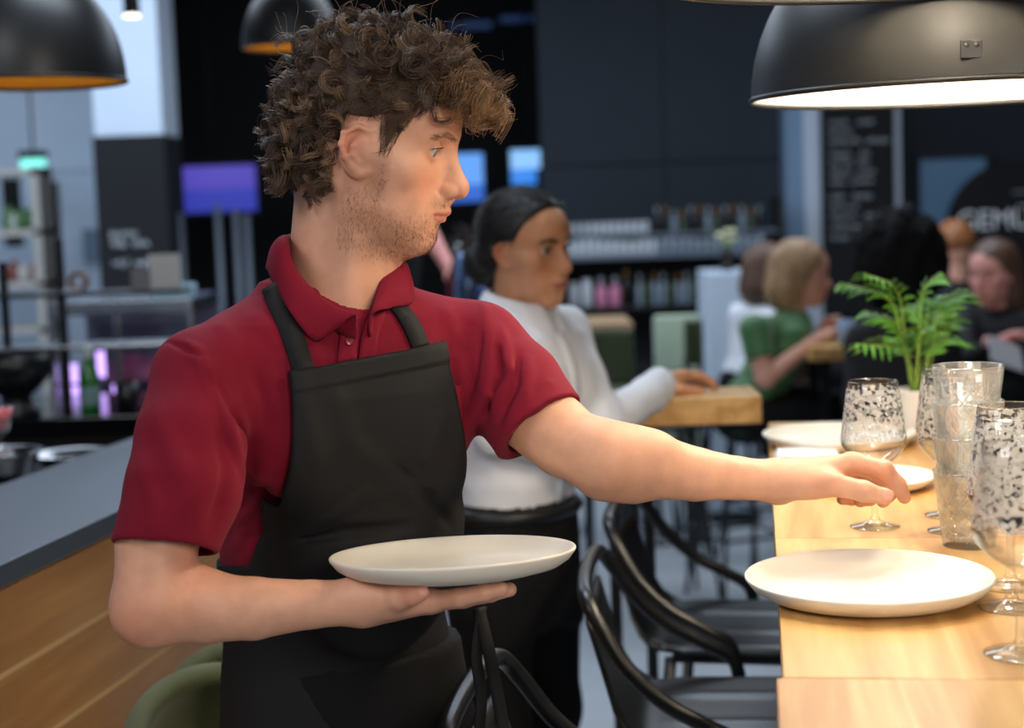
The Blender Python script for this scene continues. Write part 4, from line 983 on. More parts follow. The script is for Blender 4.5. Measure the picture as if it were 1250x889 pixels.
G = np.stack([lw, ne, ne*.75+ou*.25+outd*.006, ne*.3+ou*.7+outd*.004, ou], 1); mb = MB(); mb.grid(G); co = mb.build('collar', M_WHITE, None, fix=False)
md = co.modifiers.new('smooth', 'SUBSURF'); md.levels = 1; md.render_levels = 1; md = co.modifiers.new('thick', 'SOLIDIFY'); md.thickness = .004; md.offset = 0; co.parent = ws
e = nrm(WLa[3]-WLa[2]); mb = MB(); mb.tube([WLa[3]-e*.045, WLa[3]-e*.044, WLa[3]-e*.002, WLa[3]+e*.004], [.0395, .0425, .0415, .038], 28, caps=False); mb.build('cuff', M_WHITE, None).parent = ws
f_ = lambda p: w_shirt(p, False)
pl = []
for z in np.linspace(wz-.03, belt+.01, 14):
    row = []
    for x in (-.016, 0, .016):
        p = wl((x, .3, z)); 
        for _ in range(60):
            dd_ = float(f_(p[None].astype(np.float32))[0]); p = p-WF*max(dd_, 0)*.8
        row.append(p+WF*.005)
    pl.append(row)
mb = MB(); mb.grid(np.array(pl)); o = mb.build('placket', M_WHITE, None, fix=False); md = o.modifiers.new('thick', 'SOLIDIFY'); md.thickness = .003; o.parent = ws
# trousers, belt, shoes
def w_legs(p):
    q = wt(p); d = loft(q, [belt-.26, belt-.16, belt-.06, belt+.012], [.160, .172, .158, .142], [.115, .128, .118, .106], [0]*4, [-.035, -.04, -.03, -.02], 2.2)
    for s in (-1, 1): d = smin(d, chain(p, [wl((s*.082, -.03, belt-.22)), wl((s*.09, -.02, .50)), wl((s*.09, -.04, .06))], [.088, .060, .045], .04), .04)
    return np.maximum(d-.004*vnoise(p, 30, 7)*(p[:, 2] < belt-.05), .03-p[:, 2])
wtr = cloth('trousers', w_legs, wl((0, 0, 0))-np.array([.32, .32, 0]), wl((0, 0, belt+.03))+np.array([.32, .32, 0]), .010, M_TROUS, None); under(wtr, waitress)
mb = MB(); mb.tube([wl((.1445*math.cos(a), -.02+.1085*math.sin(a), belt-.012)) for a in np.linspace(0, 2*math.pi, 41)[:-1]], .016, 8, closed=True, flat=1.0); bl = mb.build('belt', mat('black_belt_leather', srgb(24, 24, 26), .45), None)
bl.parent = wtr
for s in (-1, 1):
    def wshoe(p): 
        q = wt(p)-A(s*.09, -.04, 0); return smax(smin(ell(q, (0, .085, .03), (.04, .09, .032)), ell(q, (0, 0, .04), (.036, .05, .045)), .03), -q[:, 2], .004)
    c = wl((s*.09, .0, .04)); under(cloth('shoe', wshoe, c-np.array([.2, .2, .05]), c+np.array([.2, .2, .08]), .008, M_SHOE, None), waitress)
# ------------------------------------------------------------------ high oak tables on the right
TA = R(8.6); TU = np.array([math.sin(TA), math.cos(TA), 0]); TV = np.array([math.cos(TA), -math.sin(TA), 0]); TZT = 1.145
TOR = PZ(946, 657, TZT)
def tw(s, t, z=TZT): q = TOR+TV*s+TU*t; return np.array([q[0], q[1], z])
def high_table(label, s0, t0, t1, boards, width=.86):
    o = thing('high_table', label, 'table', tuple(tw(s0, t0, 0)), -TA, 'high oak tables')
    for i in range(len(boards)-1):
        a, b = boards[i], boards[i+1]; mb = MB(); mb.box(0, width, a+.0008, b-.0008, TZT-.045, TZT, .002); mb.build('tabletop_board', M_OAK, o)
    L = t1-t0
    for x in (.08, width-.08):
        for y in (.08, L-.08):
            mb = MB(); mb.box(x-.025, x+.025, y-.025, y+.025, 0, TZT-.045, .003); mb.build('leg', M_BLKMET, o)
    for y in (.08, L-.08):
        mb = MB(); mb.box(.10, width-.10, y-.02, y+.02, TZT-.085, TZT-.045, .002); mb.build('apron_rail', M_BLKMET, o)
    return o
high_table('near end oak table at the lower right corner of the picture', -.006, -1.20, -.652, [0, .549])
high_table('long oak table set with plates and glasses on the right', 0, -.650, 1.16, [0, .650, 1.81])
# plates
M_PLATE = mat('cream_stoneware', srgb(238, 233, 220), .38, noise=.02, nscale=30, spec=.5)
def plate(label, c, r, tilt=None, group='cream plates'):
    o = thing('plate', label, 'plate', tuple(c), 0, group); s = r/.138
    pr = [(0, .0062), (.060, .0060), (.098, .0062), (.112, .0085), (.124, .0150), (.1330, .0225), (.1355, .0245), (.1375, .0250), (.1385, .0238), (.1380, .0215), (.131, .0125), (.120, .0055), (.106, .0022), (.100, .0015), (.098, 0), (.090, 0), (.088, .0018), (0, .0018)]
    mb = MB(); mb.lathe([(a*s, b*s) for a, b in pr], 96); mb.build('dish', M_PLATE, o)
    if tilt: o.rotation_euler = tilt
    return o
c = PZ(1060, 704, TZT+.022); plate('empty cream plate on the table right below the reaching hand', (c[0], c[1], TZT), .1385)
c = PZ(1024, 529, TZT+.022); plate('farthest cream plate, beside the potted palm', (c[0], c[1], TZT), .138)
c = PZ(1058, 580, TZT+.018); plate('small cream side plate just behind the reaching hand', (c[0], c[1], TZT), .105)
HP = P(553, 676, 1.352)
ho_ = plate('cream plate held on the palm of the man in red', tuple(HP-np.array([0, 0, .022])), .1385, (R(-4.5), R(-.8), 0))
# folded napkin
c = PZ(985, 560, TZT); o = thing('napkin', 'folded white napkin lying on the table behind the wrist', 'napkin', (c[0], c[1], TZT), -TA)
for k in range(3):
    mb = MB(); mb.box(-.055+.002*k, .055-.001*k, -.05+.002*k, .05-.003*k, .0045*k, .0045*k+.004, .0018); mb.build('fold', mat('white_napkin_cloth', srgb(240, 242, 246), .85, bump=.2, bscale=500), o)
# glasses
def glass_mat(name, tint, rough=0):
    m = mat(name, tint, rough, trans=1, ior=1.46); return m
M_GLASS = thin_glass('clear_glass', (.995, .997, .997), (.5, .53, .53), .05); M_GLASS2 = thin_glass('cut_glass', (.985, .993, .992), (.72, .80, .80), .12, .05, .10)
M_ETCH = frost('white_etched_speckle', 160, .47, .51)
def wine_glass_proto():
    pr = [(0, .002), (.030, .0005), (.0345, .0005), (.0355, .0018), (.0345, .0030), (.020, .0058), (.008, .0105), (.0045, .018), (.0038, .045), (.0038, .075), (.0050, .083), (.014, .0885), (.030, .099), (.0405, .110), (.0455, .1195), (.0460, .126), (.0445, .140), (.0395, .178), (.0348, .2095), (.0342, .2100), (.0338, .2092), (.0383, .178), (.0432, .140), (.0447, .126), (.0443, .1205), (.0395, .1118), (.030, .1010), (.014, .0905), (0, .0875)]
    mb = MB(); mb.lathe(pr, 56); return mb
def prof_r(z): return float(np.interp(z, [.112, .1195, .126, .140, .178, .21], [.041, .0455, .046, .0445, .0395, .0348]))
wg = thing('wine_glass', 'x', 'wine glass', (0, 0, 0), 0, 'wine glasses on the table'); wine_glass_proto().build('glass_body', M_GLASS, wg)
mb = MB(); mb.lathe([(prof_r(z)+.0004, z) for z in np.linspace(.128, .200, 16)], 56); mb.build('etched_pattern', M_ETCH, wg)
def place(proto, first, label, loc, rz=0, s=1):
    o = proto if first else copy_tree(proto); o.location = loc; o.rotation_euler.z = rz; o.scale = (s, s, s); o['label'] = label; return o
GL = [('speckled wine glass standing behind the reaching fingers', 1068, 644), ('wine glass farthest behind the stack of cut tumblers', 1160, 630), ('wine glass directly behind the stack of cut tumblers', 1165, 649),
      ('wine glass with its foot just right of the tumbler stack', 1233, 717), ('middle wine glass of the group at the right edge', 1235, 743), ('wine glass closest to the camera at the right edge', 1246, 800)]
for i, (lb, px, py) in enumerate(GL): c = PZ(px, py, TZT); place(wg, i == 0, lb, (c[0], c[1], TZT), i*1.1, 1.0 if i else .96)
# nested cut-glass tumblers
def tumbler():
    n, rows = 72, 26; H = .098; G = []
    for i in range(rows+1):
        z = H*i/rows; r = .0325+(.0455-.0325)*(z/H); ring = []
        band = 1 if .012 < z < .062 else 0
        for k in range(n):
            a = 2*math.pi*k/n; u = a*9/(2*math.pi); w = z/.026
            g = max(0, 1-6*abs(((u+w) % 1)-.5)), max(0, 1-6*abs(((u-w) % 1)-.5)); dd_ = -.0028*max(g)*band
            if .066 < z < .086 and k % 8 == 0: dd_ = -.0020
            if z < .010: dd_ = -.0008*(k % 4 == 0)
            ring.append(((r+dd_)*math.cos(a), (r+dd_)*math.sin(a), z))
        G.append(ring)
    mb = MB(); V_ = [q for g in G for q in g]; F_ = [(i*n+k, i*n+(k+1) % n, (i+1)*n+(k+1) % n, (i+1)*n+k) for i in range(rows) for k in range(n)]
    inn = [(.0448, .0985), (.0438, .098), (.039, .06), (.0310, .012), (.027, .0085), (0, .008)]
    for r, z in inn:
        for k in range(n): V_.append((r*math.cos(2*math.pi*k/n), r*math.sin(2*math.pi*k/n), z))
    for i in range(len(inn)): F_ += [((rows+i)*n+k, (rows+i)*n+(k+1) % n, (rows+i+1)*n+(k+1) % n, (rows+i+1)*n+k) for k in range(n)]
    F_.append(tuple(range(n))[::-1]); mb.add(V_, F_, True); return mb
c = PZ(1183, 666, TZT)
tb = thing('tumbler', 'x', 'tumbler', (0, 0, 0), 0, 'stack of cut glass tumblers'); tumbler().build('glass_body', M_GLASS2, tb)
mb = MB()
for sg_ in (-1, 1):
    for k in range(12):
        ps = []
        for i in range(15):
            z = .008+.058*i/14; r_ = .0325+.013*(z/.098)+.0004; a_ = 2*math.pi*k/12+sg_*z/.098*1.9; ps.append(((r_*math.cos(a_-.018), r_*math.sin(a_-.018), z), (r_*math.cos(a_+.018), r_*math.sin(a_+.018), z)))
        mb.grid(np.array(ps))
for k in range(12):
    a_ = 2*math.pi*(k+.5)/12; mb.grid(np.array([((.0325+.013*(z/.098)+.0004)*np.array([math.cos(a_+d), math.sin(a_+d), 0])+np.array([0, 0, z])) for z in np.linspace(.066, .086, 5) for d in (-.012, .012)]).reshape(5, 2, 3))
o = mb.build('cut_pattern', thin_glass('cut_groove', (.55, .60, .60), (.3, .35, .35), .38, .12, .25), tb, fix=False); o['kind'] = 'stuff'
for i, nm in enumerate(('lowest', 'second from the bottom', 'third from the bottom', 'topmost')): place(tb, i == 0, 'cut glass tumbler, %s of the nested stack' % nm, (c[0], c[1], TZT+.0447*i), .2*i)
# potted palm
c = PZ(1128, 536, TZT); pp = thing('potted_palm', 'small green parlour palm in a pale pot on the table', 'plant', (c[0], c[1], TZT))
mb = MB(); mb.lathe([(0, 0), (.036, 0), (.040, .004), (.050, .090), (.0505, .094), (.046, .094), (.044, .085), (0, .085)], 40); mb.build('pot', mat('pale_ceramic_pot', srgb(222, 216, 206), .6), pp)
mb = MB(); mb.lathe([(0, .0865), (.0445, .0855)], 24); mb.build('soil', mat('dark_soil', srgb(50, 38, 28), .95, noise=.3, nscale=150, bump=.8, bscale=200), pp)
M_LEAF = mat('palm_leaf', srgb(78, 128, 42), .45, noise=.25, nscale=25, vary=.25); M_STEM = mat('palm_stem', srgb(128, 160, 60), .5, noise=.2)
rp = random.Random(4)
LFS = [(-.9, .30, .245), (-.55, .22, .18), (.15, .36, .26), (.7, .30, .22), (1.0, .25, .15), (-1.05, .24, .12), (.45, .22, .12), (-.3, .30, .13), (-.7, .27, .27), (.85, .34, .18), (.3, .25, .2), (-.15, .33, .15)]
for i, (lean, ln, hh) in enumerate(LFS):
    az = (0 if lean > 0 else math.pi)+rp.uniform(-.9, .9)+i*.15; rad = abs(lean)*.095+.02; base = Vector((rp.uniform(-.02, .02), rp.uniform(-.02, .02), .085)); d = Vector((math.cos(az), math.sin(az), 0))
    top = base+d*rad*.45+Vector((0, 0, hh*.72)); end = base+d*rad*1.25+Vector((0, 0, hh*.84))
    pts = crom([base, base.lerp(top, .5)+Vector((0, 0, .012)), top, end], 6)
    mb = MB(); mb.tube(pts, [.0024*(1-.7*k/len(pts)) for k in range(len(pts))], 5); st = mb.build('frond_stem', M_STEM, pp)
    for k in range(8, len(pts)):
        f_ = (k-8)/(len(pts)-9); p = Vector(pts[k]); tg = (Vector(pts[min(k+1, len(pts)-1)])-Vector(pts[k-1])).normalized(); sd = tg.cross(Vector((0, 0, 1))); sd = sd.normalized() if sd.length > .01 else Vector((1, 0, 0))
        for s in (-1, 1):
            L = .072*math.sin(.6+2.2*f_)*(.85+.3*rp.random()); dr = (sd*s*.85+tg*.6+Vector((0, 0, -.25+.25*rp.random()))).normalized(); nn = dr.cross(tg).normalized(); wv = dr.cross(nn).normalized()*.0040
            q = [p, p+dr*L*.35+wv, p+dr*L*.35-wv, p+dr*L*.7+wv*.75-Vector((0, 0, .006)), p+dr*L*.7-wv*.75-Vector((0, 0, .006)), p+dr*L-Vector((0, 0, .016))]
            m2 = MB(); m2.add(q, [(0, 2, 1), (1, 2, 4, 3), (3, 4, 5)], True); m2.build('leaflet', M_LEAF, st, fix=False)
# ------------------------------------------------------------------ pendant lamps
M_LBLK = mat('matt_black_lampshade', srgb(30, 31, 33), .42, spec=.5); M_LIN = mat('white_lamp_inside', srgb(248, 246, 240), .5)
M_GOLD = mat('gold_lamp_inside', srgb(216, 158, 40), .5)
def pendant(label, c, r, hh, inner, power, col, cord_top=ZC, bulb=True):
    o = thing('pendant_lamp', label, 'lamp', tuple(c), 0, 'dome pendant lamps')
    N = 14; pr = [(r*math.sin(math.pi/2*(k/N))**.86 if k else .03, hh*math.cos(math.pi/2*k/N)) for k in range(N+1)]
    mb = MB(); mb.lathe([(r*1.0, 0)]+[(a, b) for a, b in pr[::-1]]+[(0, hh)], 72); mb.build('shade', M_LBLK, o)
    mb = MB(); mb.lathe([(r*1.001, .001)]+[((a-.006), b-.006) for a, b in pr[::-1] if b > .004]+[(0, hh-.006)], 72); mb.build('shade_lining', inner, o)
    mb = MB(); mb.tube([(r*math.cos(a), r*math.sin(a), 0) for a in np.linspace(0, 2*math.pi, 73)[:-1]], .004, 6, closed=True); mb.build('rim', M_LBLK, o)
    mb = MB(); mb.tube([(0, 0, hh), (0, 0, hh+.05)], .03, 16); mb.tube([(0, 0, hh+.05), (0, 0, cord_top-c[2])], .004, 8); mb.build('cord', M_LBLK, o)
    if bulb:
        mb = MB(); n = 20; mb.lathe([(.055*math.sin(math.pi*k/n), hh*.55-.055*math.cos(math.pi*k/n)) for k in range(n+1)], 24)
        mb.build('bulb', mat('lit_bulb_'+str(int(power)), (1, .93, .82), .3, emit=power, emitcol=col) if power else mat('opal_bulb', srgb(230, 220, 200), .3), o)
    return o
LD = 2.30; lr = .30; lc = PD(1180, 113, LD)
lp = pendant('large lit black dome lamp above the right hand table', lc, lr, .26, M_LIN, 132, (1, .86, .66))
mb = MB()
for s in (-1, 1): mb.lathe([(0, .002), (.003, .002), (.004, 0)], 12, M=Matrix.Translation((-.075+s*.006, -lr*.968, .040)) @ Matrix.Rotation(R(80), 4, 'X'))
mb.box(-.088, -.062, -lr*.972, -lr*.955, .024, .046, .001)
o = mb.build('shade_bracket', mat('dull_bracket', srgb(70, 70, 72), .4, metal=.5), lp)
pendant('black dome lamp with gold lining at the upper left', PD(42, 101, 3.4), .188, .225, M_GOLD, 4, (1, .85, .6))
pendant('black dome lamp with gold lining partly behind the curly hair', PD(356, 58, 5.2), .155, .20, M_GOLD, 4.5, (1, .85, .6))
c = PD(1110, -42, 1.75); pendant('nearer lit dome lamp whose rim just touches the top of the picture', c, .30, .26, M_LIN, 52, (1, .86, .66))
# ------------------------------------------------------------------ black metal bar chairs beside the table
SH = .755
def bar_chair(label, loc, rz, group='black metal bar chairs'):
    """x forward, y left"""
    o = thing('bar_chair', label, 'chair', loc, rz, group)
    # seat pan with pressed ribs, bending up into the back shell
    G = []
    xs = np.linspace(.215, -.17, 30)
    prof = [(x, SH+.010*max(0, (abs(x-.02)-.10))**1*.6-(.018*max(0, (x-.17)/.045)**2)) for x in xs]
    back = [(-.190, SH+.008), (-.212, SH+.028), (-.228, SH+.060), (-.243, SH+.11), (-.258, SH+.165), (-.268, SH+.20)]
    for i, (x, z) in enumerate(prof+back):
        row = []
        hw = .205 if i < 30 else .205-.05*min(1, (i-29)/4)
        if i < 30: hw = .205-.02*max(0, (-.12-x)/.05)
        for y in np.linspace(-1, 1, 33):
            yy = y*hw; rib = .0045*math.exp(-((abs(yy)-.075)/.012)**2)+.0045*math.exp(-((abs(yy)-.0)/.012)**2)*0
            rib *= min(1, max(0, (x+.15)/.06))*min(1, max(0, (.20-x)/.03)) if i < 30 else 0
            edge = -.010*max(0, (abs(y)-.88)/.12)**2
            row.append((x, yy, z+rib+edge))
        G.append(row)
    mb = MB(); mb.grid(np.array(G)); s = mb.build('seat_shell', M_BLKMET, o, fix=False); md = s.modifiers.new('thick', 'SOLIDIFY'); md.thickness = .005; md.offset = -1
    # tube loop: over the back, then down along both sides to the seat
    pts = []
    half = [(-.02, .232, SH-.03), (-.035, .235, SH+.022), (-.085, .236, SH+.052), (-.145, .232, SH+.085), (-.200, .222, SH+.135), (-.240, .205, SH+.195), (-.262, .178, SH+.232), (-.270, .12, SH+.243), (-.273, 0, SH+.246)]
    full = half+[(x, -y, z) for x, y, z in half[-2::-1]]
    mb = MB(); mb.tube(crom(full, 6), .0125, 12); mb.build('arm_tube', M_BLKMET, o)
    for sx in (-1, 1):
        for sy in (-1, 1):
            mb = MB(); mb.tube([(sx*.15, sy*.19, SH-.02), (sx*.19+(.0 if sx > 0 else -.03), sy*.225, 0)], .0115, 10); mb.build('leg', M_BLKMET, o)
    for z, t in ((.30, .58),):
        q = [(sx*(.15+.04*t) - (.018 if sx < 0 else 0), sy*(.19+.035*t), z) for sx, sy in ((1, 1), (1, -1), (-1, -1), (-1, 1))]
        for k in range(4): mb = MB(); mb.tube([q[k], q[(k+1) % 4]], .009, 8); mb.build('foot_rail', M_BLKMET, o)
    mb = MB(); mb.box(-.15, .17, -.19, .19, SH-.030, SH-.018, .003); mb.build('seat_frame', M_BLKMET, o)
    return o
# chair spots come from the seat as seen under the table edge
bar_chair('black metal armchair closest to the table front, seat cut by the lower edge', (.385, 2.64, 0), -TA+R(2))
bar_chair('black metal armchair behind the nearer one, seat under the table', (.47, 3.20, 0), -TA-R(4))
bar_chair('black metal armchair mostly hidden behind the apron', (.20, 1.96, 0), R(-10))
# thin bar stools farther back
def stool(label, loc, rz, h=.74, shell=None):
    o = thing('bar_stool', label, 'stool', loc, rz, 'thin legged bar stools')
    mb = MB(); mb.lathe([(0, h), (.16, h), (.175, h-.008), (.178, h-.02), (.165, h-.034), (0, h-.036)], 32); mb.build('seat', shell or M_BLKMET, o)
    for k in range(4):
        a = math.pi/4+k*math.pi/2; mb = MB(); mb.tube([(.11*math.cos(a), .11*math.sin(a), h-.03), (.235*math.cos(a), .235*math.sin(a), 0)], .010, 8); mb.build('leg', M_BLKMET, o)
    q = [(.192*math.cos(math.pi/4+k*math.pi/2), .192*math.sin(math.pi/4+k*math.pi/2), .26) for k in range(4)]
    for k in range(4): mb = MB(); mb.tube([q[k], q[(k+1) % 4]], .008, 8); mb.build('foot_rail', M_BLKMET, o)
    return o
def fl(px, py): c = PZ(px, py, 0); return (float(c[0]), float(c[1]), 0)
stool('bar stool under the seated woman in green', fl(905, 728), .35)
stool('bar stool left of the woman in green, seen under the arm', fl(818, 733), .2)
stool('small far stool seen behind the white shirt', fl(770, 655), .5)
# ------------------------------------------------------------------ second high table where the waitress rests her hand
za = float(PD(820, 476, 3.78)[2])
xa, xb = float(PD(725, 476, 3.78)[0]), float(PD(916, 477, 3.78)[0]); ya = float(PD(820, 476, 3.62)[1])
o = thing('high_table', 'thick oak table end under the hand of the woman in white', 'table', (xa, ya, 0), R(-2), 'high oak tables')
mb = MB(); mb.box(0, xb-xa, 0, .20, za-.062, za, .003); mb.build('tabletop_board', M_OAK, o)
for x in (.03, .11): mb = MB(); mb.box(x-.012, x+.012, .08, .12, 0, za-.062, .002); mb.build('leg', M_BLKMET, o)
mb = MB(); mb.box(.02, xb-xa-.02, .0, .20, 0, .02, .003); mb.build('base_plate', M_BLKMET, o)
c = PD(845, 477, 3.70); o = MB().box(-.035, .035, -.025, .025, 0, .003, .001).build('card', mat('white_paper', srgb(240, 242, 246), .7), None); o.location = (c[0]+.01, c[1]+.03, za+.0005); o.rotation_euler.z = .3
tag(o, 'small white card under the fingers of the woman in white', 'card')
# ------------------------------------------------------------------ counter at the left
M_GRAN = mat('speckled_granite', srgb(64, 73, 86), .38, noise=.35, nscale=260, bump=.05)
CZ = 1.10
ca = PZ(0, 690, CZ); cb = PZ(150, 621, CZ); cd = nrm((cb-ca)*np.array([1, 1, 0])); cang = math.atan2(cd[1], cd[0]); cn = np.array([-cd[1], cd[0], 0])   # points away from the aisle
c0 = ca-cd*1.6
ct = thing('bar_counter', 'wooden bar counter with a speckled grey stone top on the left', 'counter', (c0[0], c0[1], 0), cang)
CL = 3.6
mb = MB(); mb.box(0, CL, 0, .36, CZ-.035, CZ, .003); mb.build('stone_top', M_GRAN, ct)
mb = MB(); mb.box(.02, CL-.02, .0255, .30, 0, CZ-.035); mb.build('carcass', mat('pale_joint_line', srgb(206, 180, 136), .6), ct)
zt = CZ-.043; k = 0
while zt > .02:
    zb2 = max(.01, zt-.128); mb = MB(); mb.box(.0, CL, .022, .030, zb2, zt-.005, .0012); pl_ = mb.build('plank', None, ct); pl_.data.materials.append(wood('oak_plank', srgb(190, 146, 92), srgb(160, 116, 68), .42, 5, (.10, 1, 1), .12)); zt -= .133
# green upholstered chairs in front of the counter
M_GREEN = mat('olive_upholstery', srgb(76, 82, 50), .85, noise=.08, nscale=12, bump=.3, bscale=900, sheen=.2)
def tub_chair(label, loc, rz, h=.80, sc=1, m=None):
    m = m or M_GREEN
    o = thing('tub_chair', label, 'chair', loc, rz, 'olive upholstered chairs')
    def back(p):
        d = ell(p, (0, 0, h-.16), (.25, .24, .20)); d = np.abs(d+.03)-.028; d = smax(d, p[:, 0]-.02, .03); d = smax(d, p[:, 2]-h+.10*np.clip((p[:, 0]+.25)/.27, 0, 1), .03); return smax(d, h-.30-p[:, 2], .02)
    v, f = sculpt(back, (-.32, -.30, h-.34), (.12, .30, h+.06), .011); link('backrest', me_arr('backrest', v, f), m, o)
    v, f = sculpt(lambda p: smax(np.abs(p[:, 2]-h+.33)-.035, ell(p*A(1, 1, .01), (.02, 0, 0), (.22, .21, .5)), .03), (-.28, -.28, h-.42), (.30, .28, h-.24), .012); link('seat', me_arr('seat', v, f), m, o)
    for sx in (-1, 1):
        for sy in (-1, 1): mb = MB(); mb.tube([(sx*.13, sy*.13, h-.35), (sx*.19, sy*.19, 0)], .013, 10); mb.build('leg', M_BLKMET, o)
    o.scale = (sc, sc, 1); return o
c = PD(262, 818, 2.42); tub_chair('olive upholstered chair nearest the camera by the counter', (c[0], c[1]+.05, 0), R(-70), float(c[2]), .66)
c = PD(258, 787, 2.86); tub_chair('olive upholstered chair behind the nearer one by the counter', (c[0]+.05, c[1]+.04, 0), R(-60), float(c[2]), .62)
def ordn(i): return ('first', 'second', 'third', 'fourth', 'fifth', 'sixth', 'seventh', 'eighth', 'ninth', 'tenth', 'eleventh', 'twelfth', 'thirteenth', 'fourteenth', 'fifteenth', 'sixteenth', 'seventeenth', 'eighteenth', 'nineteenth', 'twentieth', 'twenty first', 'twenty second', 'twenty third', 'twenty fourth')[i]
# ------------------------------------------------------------------ behind the counter, left
M_BLKGL = mat('glossy_black_counter', srgb(14, 15, 20), .12)
D = 5.0; z1 = zat(90, 512, D); xL, xR = xat(-260, D), xat(215, D); y1 = yat(D)
wc = thing('work_counter', 'glossy black work counter behind the bar', 'counter', (xL, y1, 0))
mb = MB(); mb.box(0, xR-xL, 0, .70, z1-.05, z1, .003); mb.build('worktop', M_BLKGL, wc)
mb = MB(); mb.box(.03, xR-xL-.03, .04, .66, 0, z1-.05); mb.build('cabinet', M_BLACK, wc)
lb = thing('back_bench', 'low dark bench carrying the steel bowls behind the bar', 'counter', (-2.0, yat(3.9), 0))
zl = zat(60, 590, 3.9)
mb = MB(); mb.box(0, 1.06, -.1, .55, zl-.04, zl, .003); mb.build('worktop', M_BLKMET, lb); mb = MB(); mb.box(.02, 1.04, -.08, .52, 0, zl-.04); mb.build('cabinet', M_BLACK, lb)
def bowl(label, px, py, D, r, h):
    c = PD(px, py, D); o = thing('steel_bowl', label, 'bowl', (c[0], c[1], zl), 0, 'steel bowls behind the bar')
    H = float(c[2])-zl
    mb = MB(); mb.lathe([(0, .004), (r*.55, .004), (r*.8, H*.4), (r*.95, H*.9), (r, H), (r*1.06, H+.003), (r*1.06, H), (r*.96, H*.86), (r*.8, H*.36), (r*.55, 0), (0, 0)], 48); mb.build('shell', M_STEEL, o); return o
bowl('steel bowl at the left edge under the pink drink', 0, 552, 3.95, .095, .1); bowl('flat steel pan right of the steel bowl', 88, 554, 4.15, .10, .06)
# pink drink
c = PD(2, 560, 3.95); o = thing('drink_glass', 'glass of pink drink at the left edge', 'glass', (c[0], c[1], float(PD(2, 548, 3.95)[2])))
mb = MB(); mb.lathe([(0, .0), (.028, .0), (.030, .004), (.006, .012), (.005, .035), (.022, .045), (.036, .105), (.034, .105), (.021, .048), (0, .04)], 32); mb.build('glass_body', M_GLASS, o)
mb = MB(); mb.lathe([(0, .049), (.0205, .05), (.033, .098), (0, .098)], 32); mb.build('pink_drink', mat('pink_liquid', srgb(226, 110, 116), .2, noise=.05), o)
# black pedestal bowl, green bottle, dark cup on the work counter
def on_wc(px, py): c = PZ(px, py, z1); return (float(c[0]), float(c[1]), z1)
p_ = PD(22, 520, 5.15); o = thing('pedestal_bowl', 'wide black pedestal bowl on the work counter', 'bowl', (p_[0], p_[1], z1))
mb = MB(); mb.lathe([(0, 0), (.07, 0), (.075, .01), (.05, .03), (.045, .06), (.075, .085), (.115, .13), (.135, .20), (.128, .20), (.105, .135), (.06, .09), (0, .08)], 48); mb.build('bowl_body', M_BLKMET, o)
p_ = PD(112, 514, 5.12); o = thing('bottle', 'green glass bottle with a pale label on the work counter', 'bottle', (p_[0], p_[1], z1))
mb = MB(); mb.lathe([(0, 0), (.029, 0), (.031, .004), (.031, .11), (.026, .135), (.0135, .165), (.0125, .20), (.014, .202), (.014, .206), (0, .206)], 32); mb.build('glass_body', mat('green_glass', srgb(22, 110, 34), .1, coat=.5), o)
mb = MB(); mb.lathe([(.0316, .03), (.0318, .032), (.0318, .088), (.0316, .09)], 32); mb.build('label_band', mat('pale_label', srgb(120, 150, 150), .6), o)
mb = MB(); mb.lathe([(0, .212), (.0142, .212), (.0148, .205), (.0138, .178), (.0135, .176)], 24); mb.build('cap', mat('pale_foil', srgb(190, 205, 200), .4), o)
p_ = PD(157, 514, 5.12); o = thing('cup', 'black cup beside the red sleeve on the work counter', 'cup', (p_[0], p_[1], z1)); mb = MB(); mb.lathe([(0, 0), (.03, 0), (.038, .10), (.035, .10), (.028, .006), (0, .006)], 32); mb.build('cup_body', M_BLKMET, o)
# black gantry: poles and rails
gn = thing('shelf_gantry', 'thin black gantry of poles and rails over the work counter', 'shelf', (xat(66, 5.3), yat(5.3), z1))
for px, tp in ((72, 292), (2, 320)):
    x = xat(px, 5.3)-xat(66, 5.3); mb = MB(); mb.box(x-.012, x+.012, -.012, .012, 0, zat(px, tp, 5.3)-z1, .002); mb.build('pole', M_BLKMET, gn)
for py, m in ((356, M_BLKMET), (420, M_STEEL)):
    mb = MB(); zz = zat(100, py, 5.3)-z1; mb.box(xat(-150, 5.3)-xat(66, 5.3), xat(225, 5.3)-xat(66, 5.3), -.10, .10, zz-.012, zz, .002); mb.build('rail_shelf', m, gn)
# things on the rail
zr = zat(100, 356, 5.3)+.0005
def paper(label, px0, px1, py0, py1, D, m, lean=0):
    o = MB().box(xat(px0, D), xat(px1, D), -.002, .002, 0, zat(px0, py0, D)-zat(px0, py1, D), .0005).build('card', m, None); o.location = (0, yat(D), zr); tag(o, label, 'card'); return o
M_PAPER = mat('pale_paper', srgb(206, 208, 206), .7)
paper('upright white menu card left of the red shoulder', 181, 219, 312, 354, 5.3, M_PAPER); paper('small grey card beside the white menu card', 158, 181, 328, 354, 5.28, mat('grey_card', srgb(132, 132, 138), .7))
o = thing('tape_roll', 'brown tape dispenser on the rail beside the pole', 'dispenser', (xat(90, 5.25), yat(5.25), zr)); mb = MB(); mb.lathe([(.02, -.012), (.032, -.012), (.032, .012), (.02, .012), (.02, -.012)], 28, M=Matrix.Translation((.01, 0, .034)) @ Matrix.Rotation(R(90), 4, 'X')); mb.build('roll', mat('brown_tape', srgb(140, 92, 60), .5), o)
mb = MB(); mb.box(-.04, .02, -.015, .015, 0, .012, .002); mb.build('base', M_PALE, o)
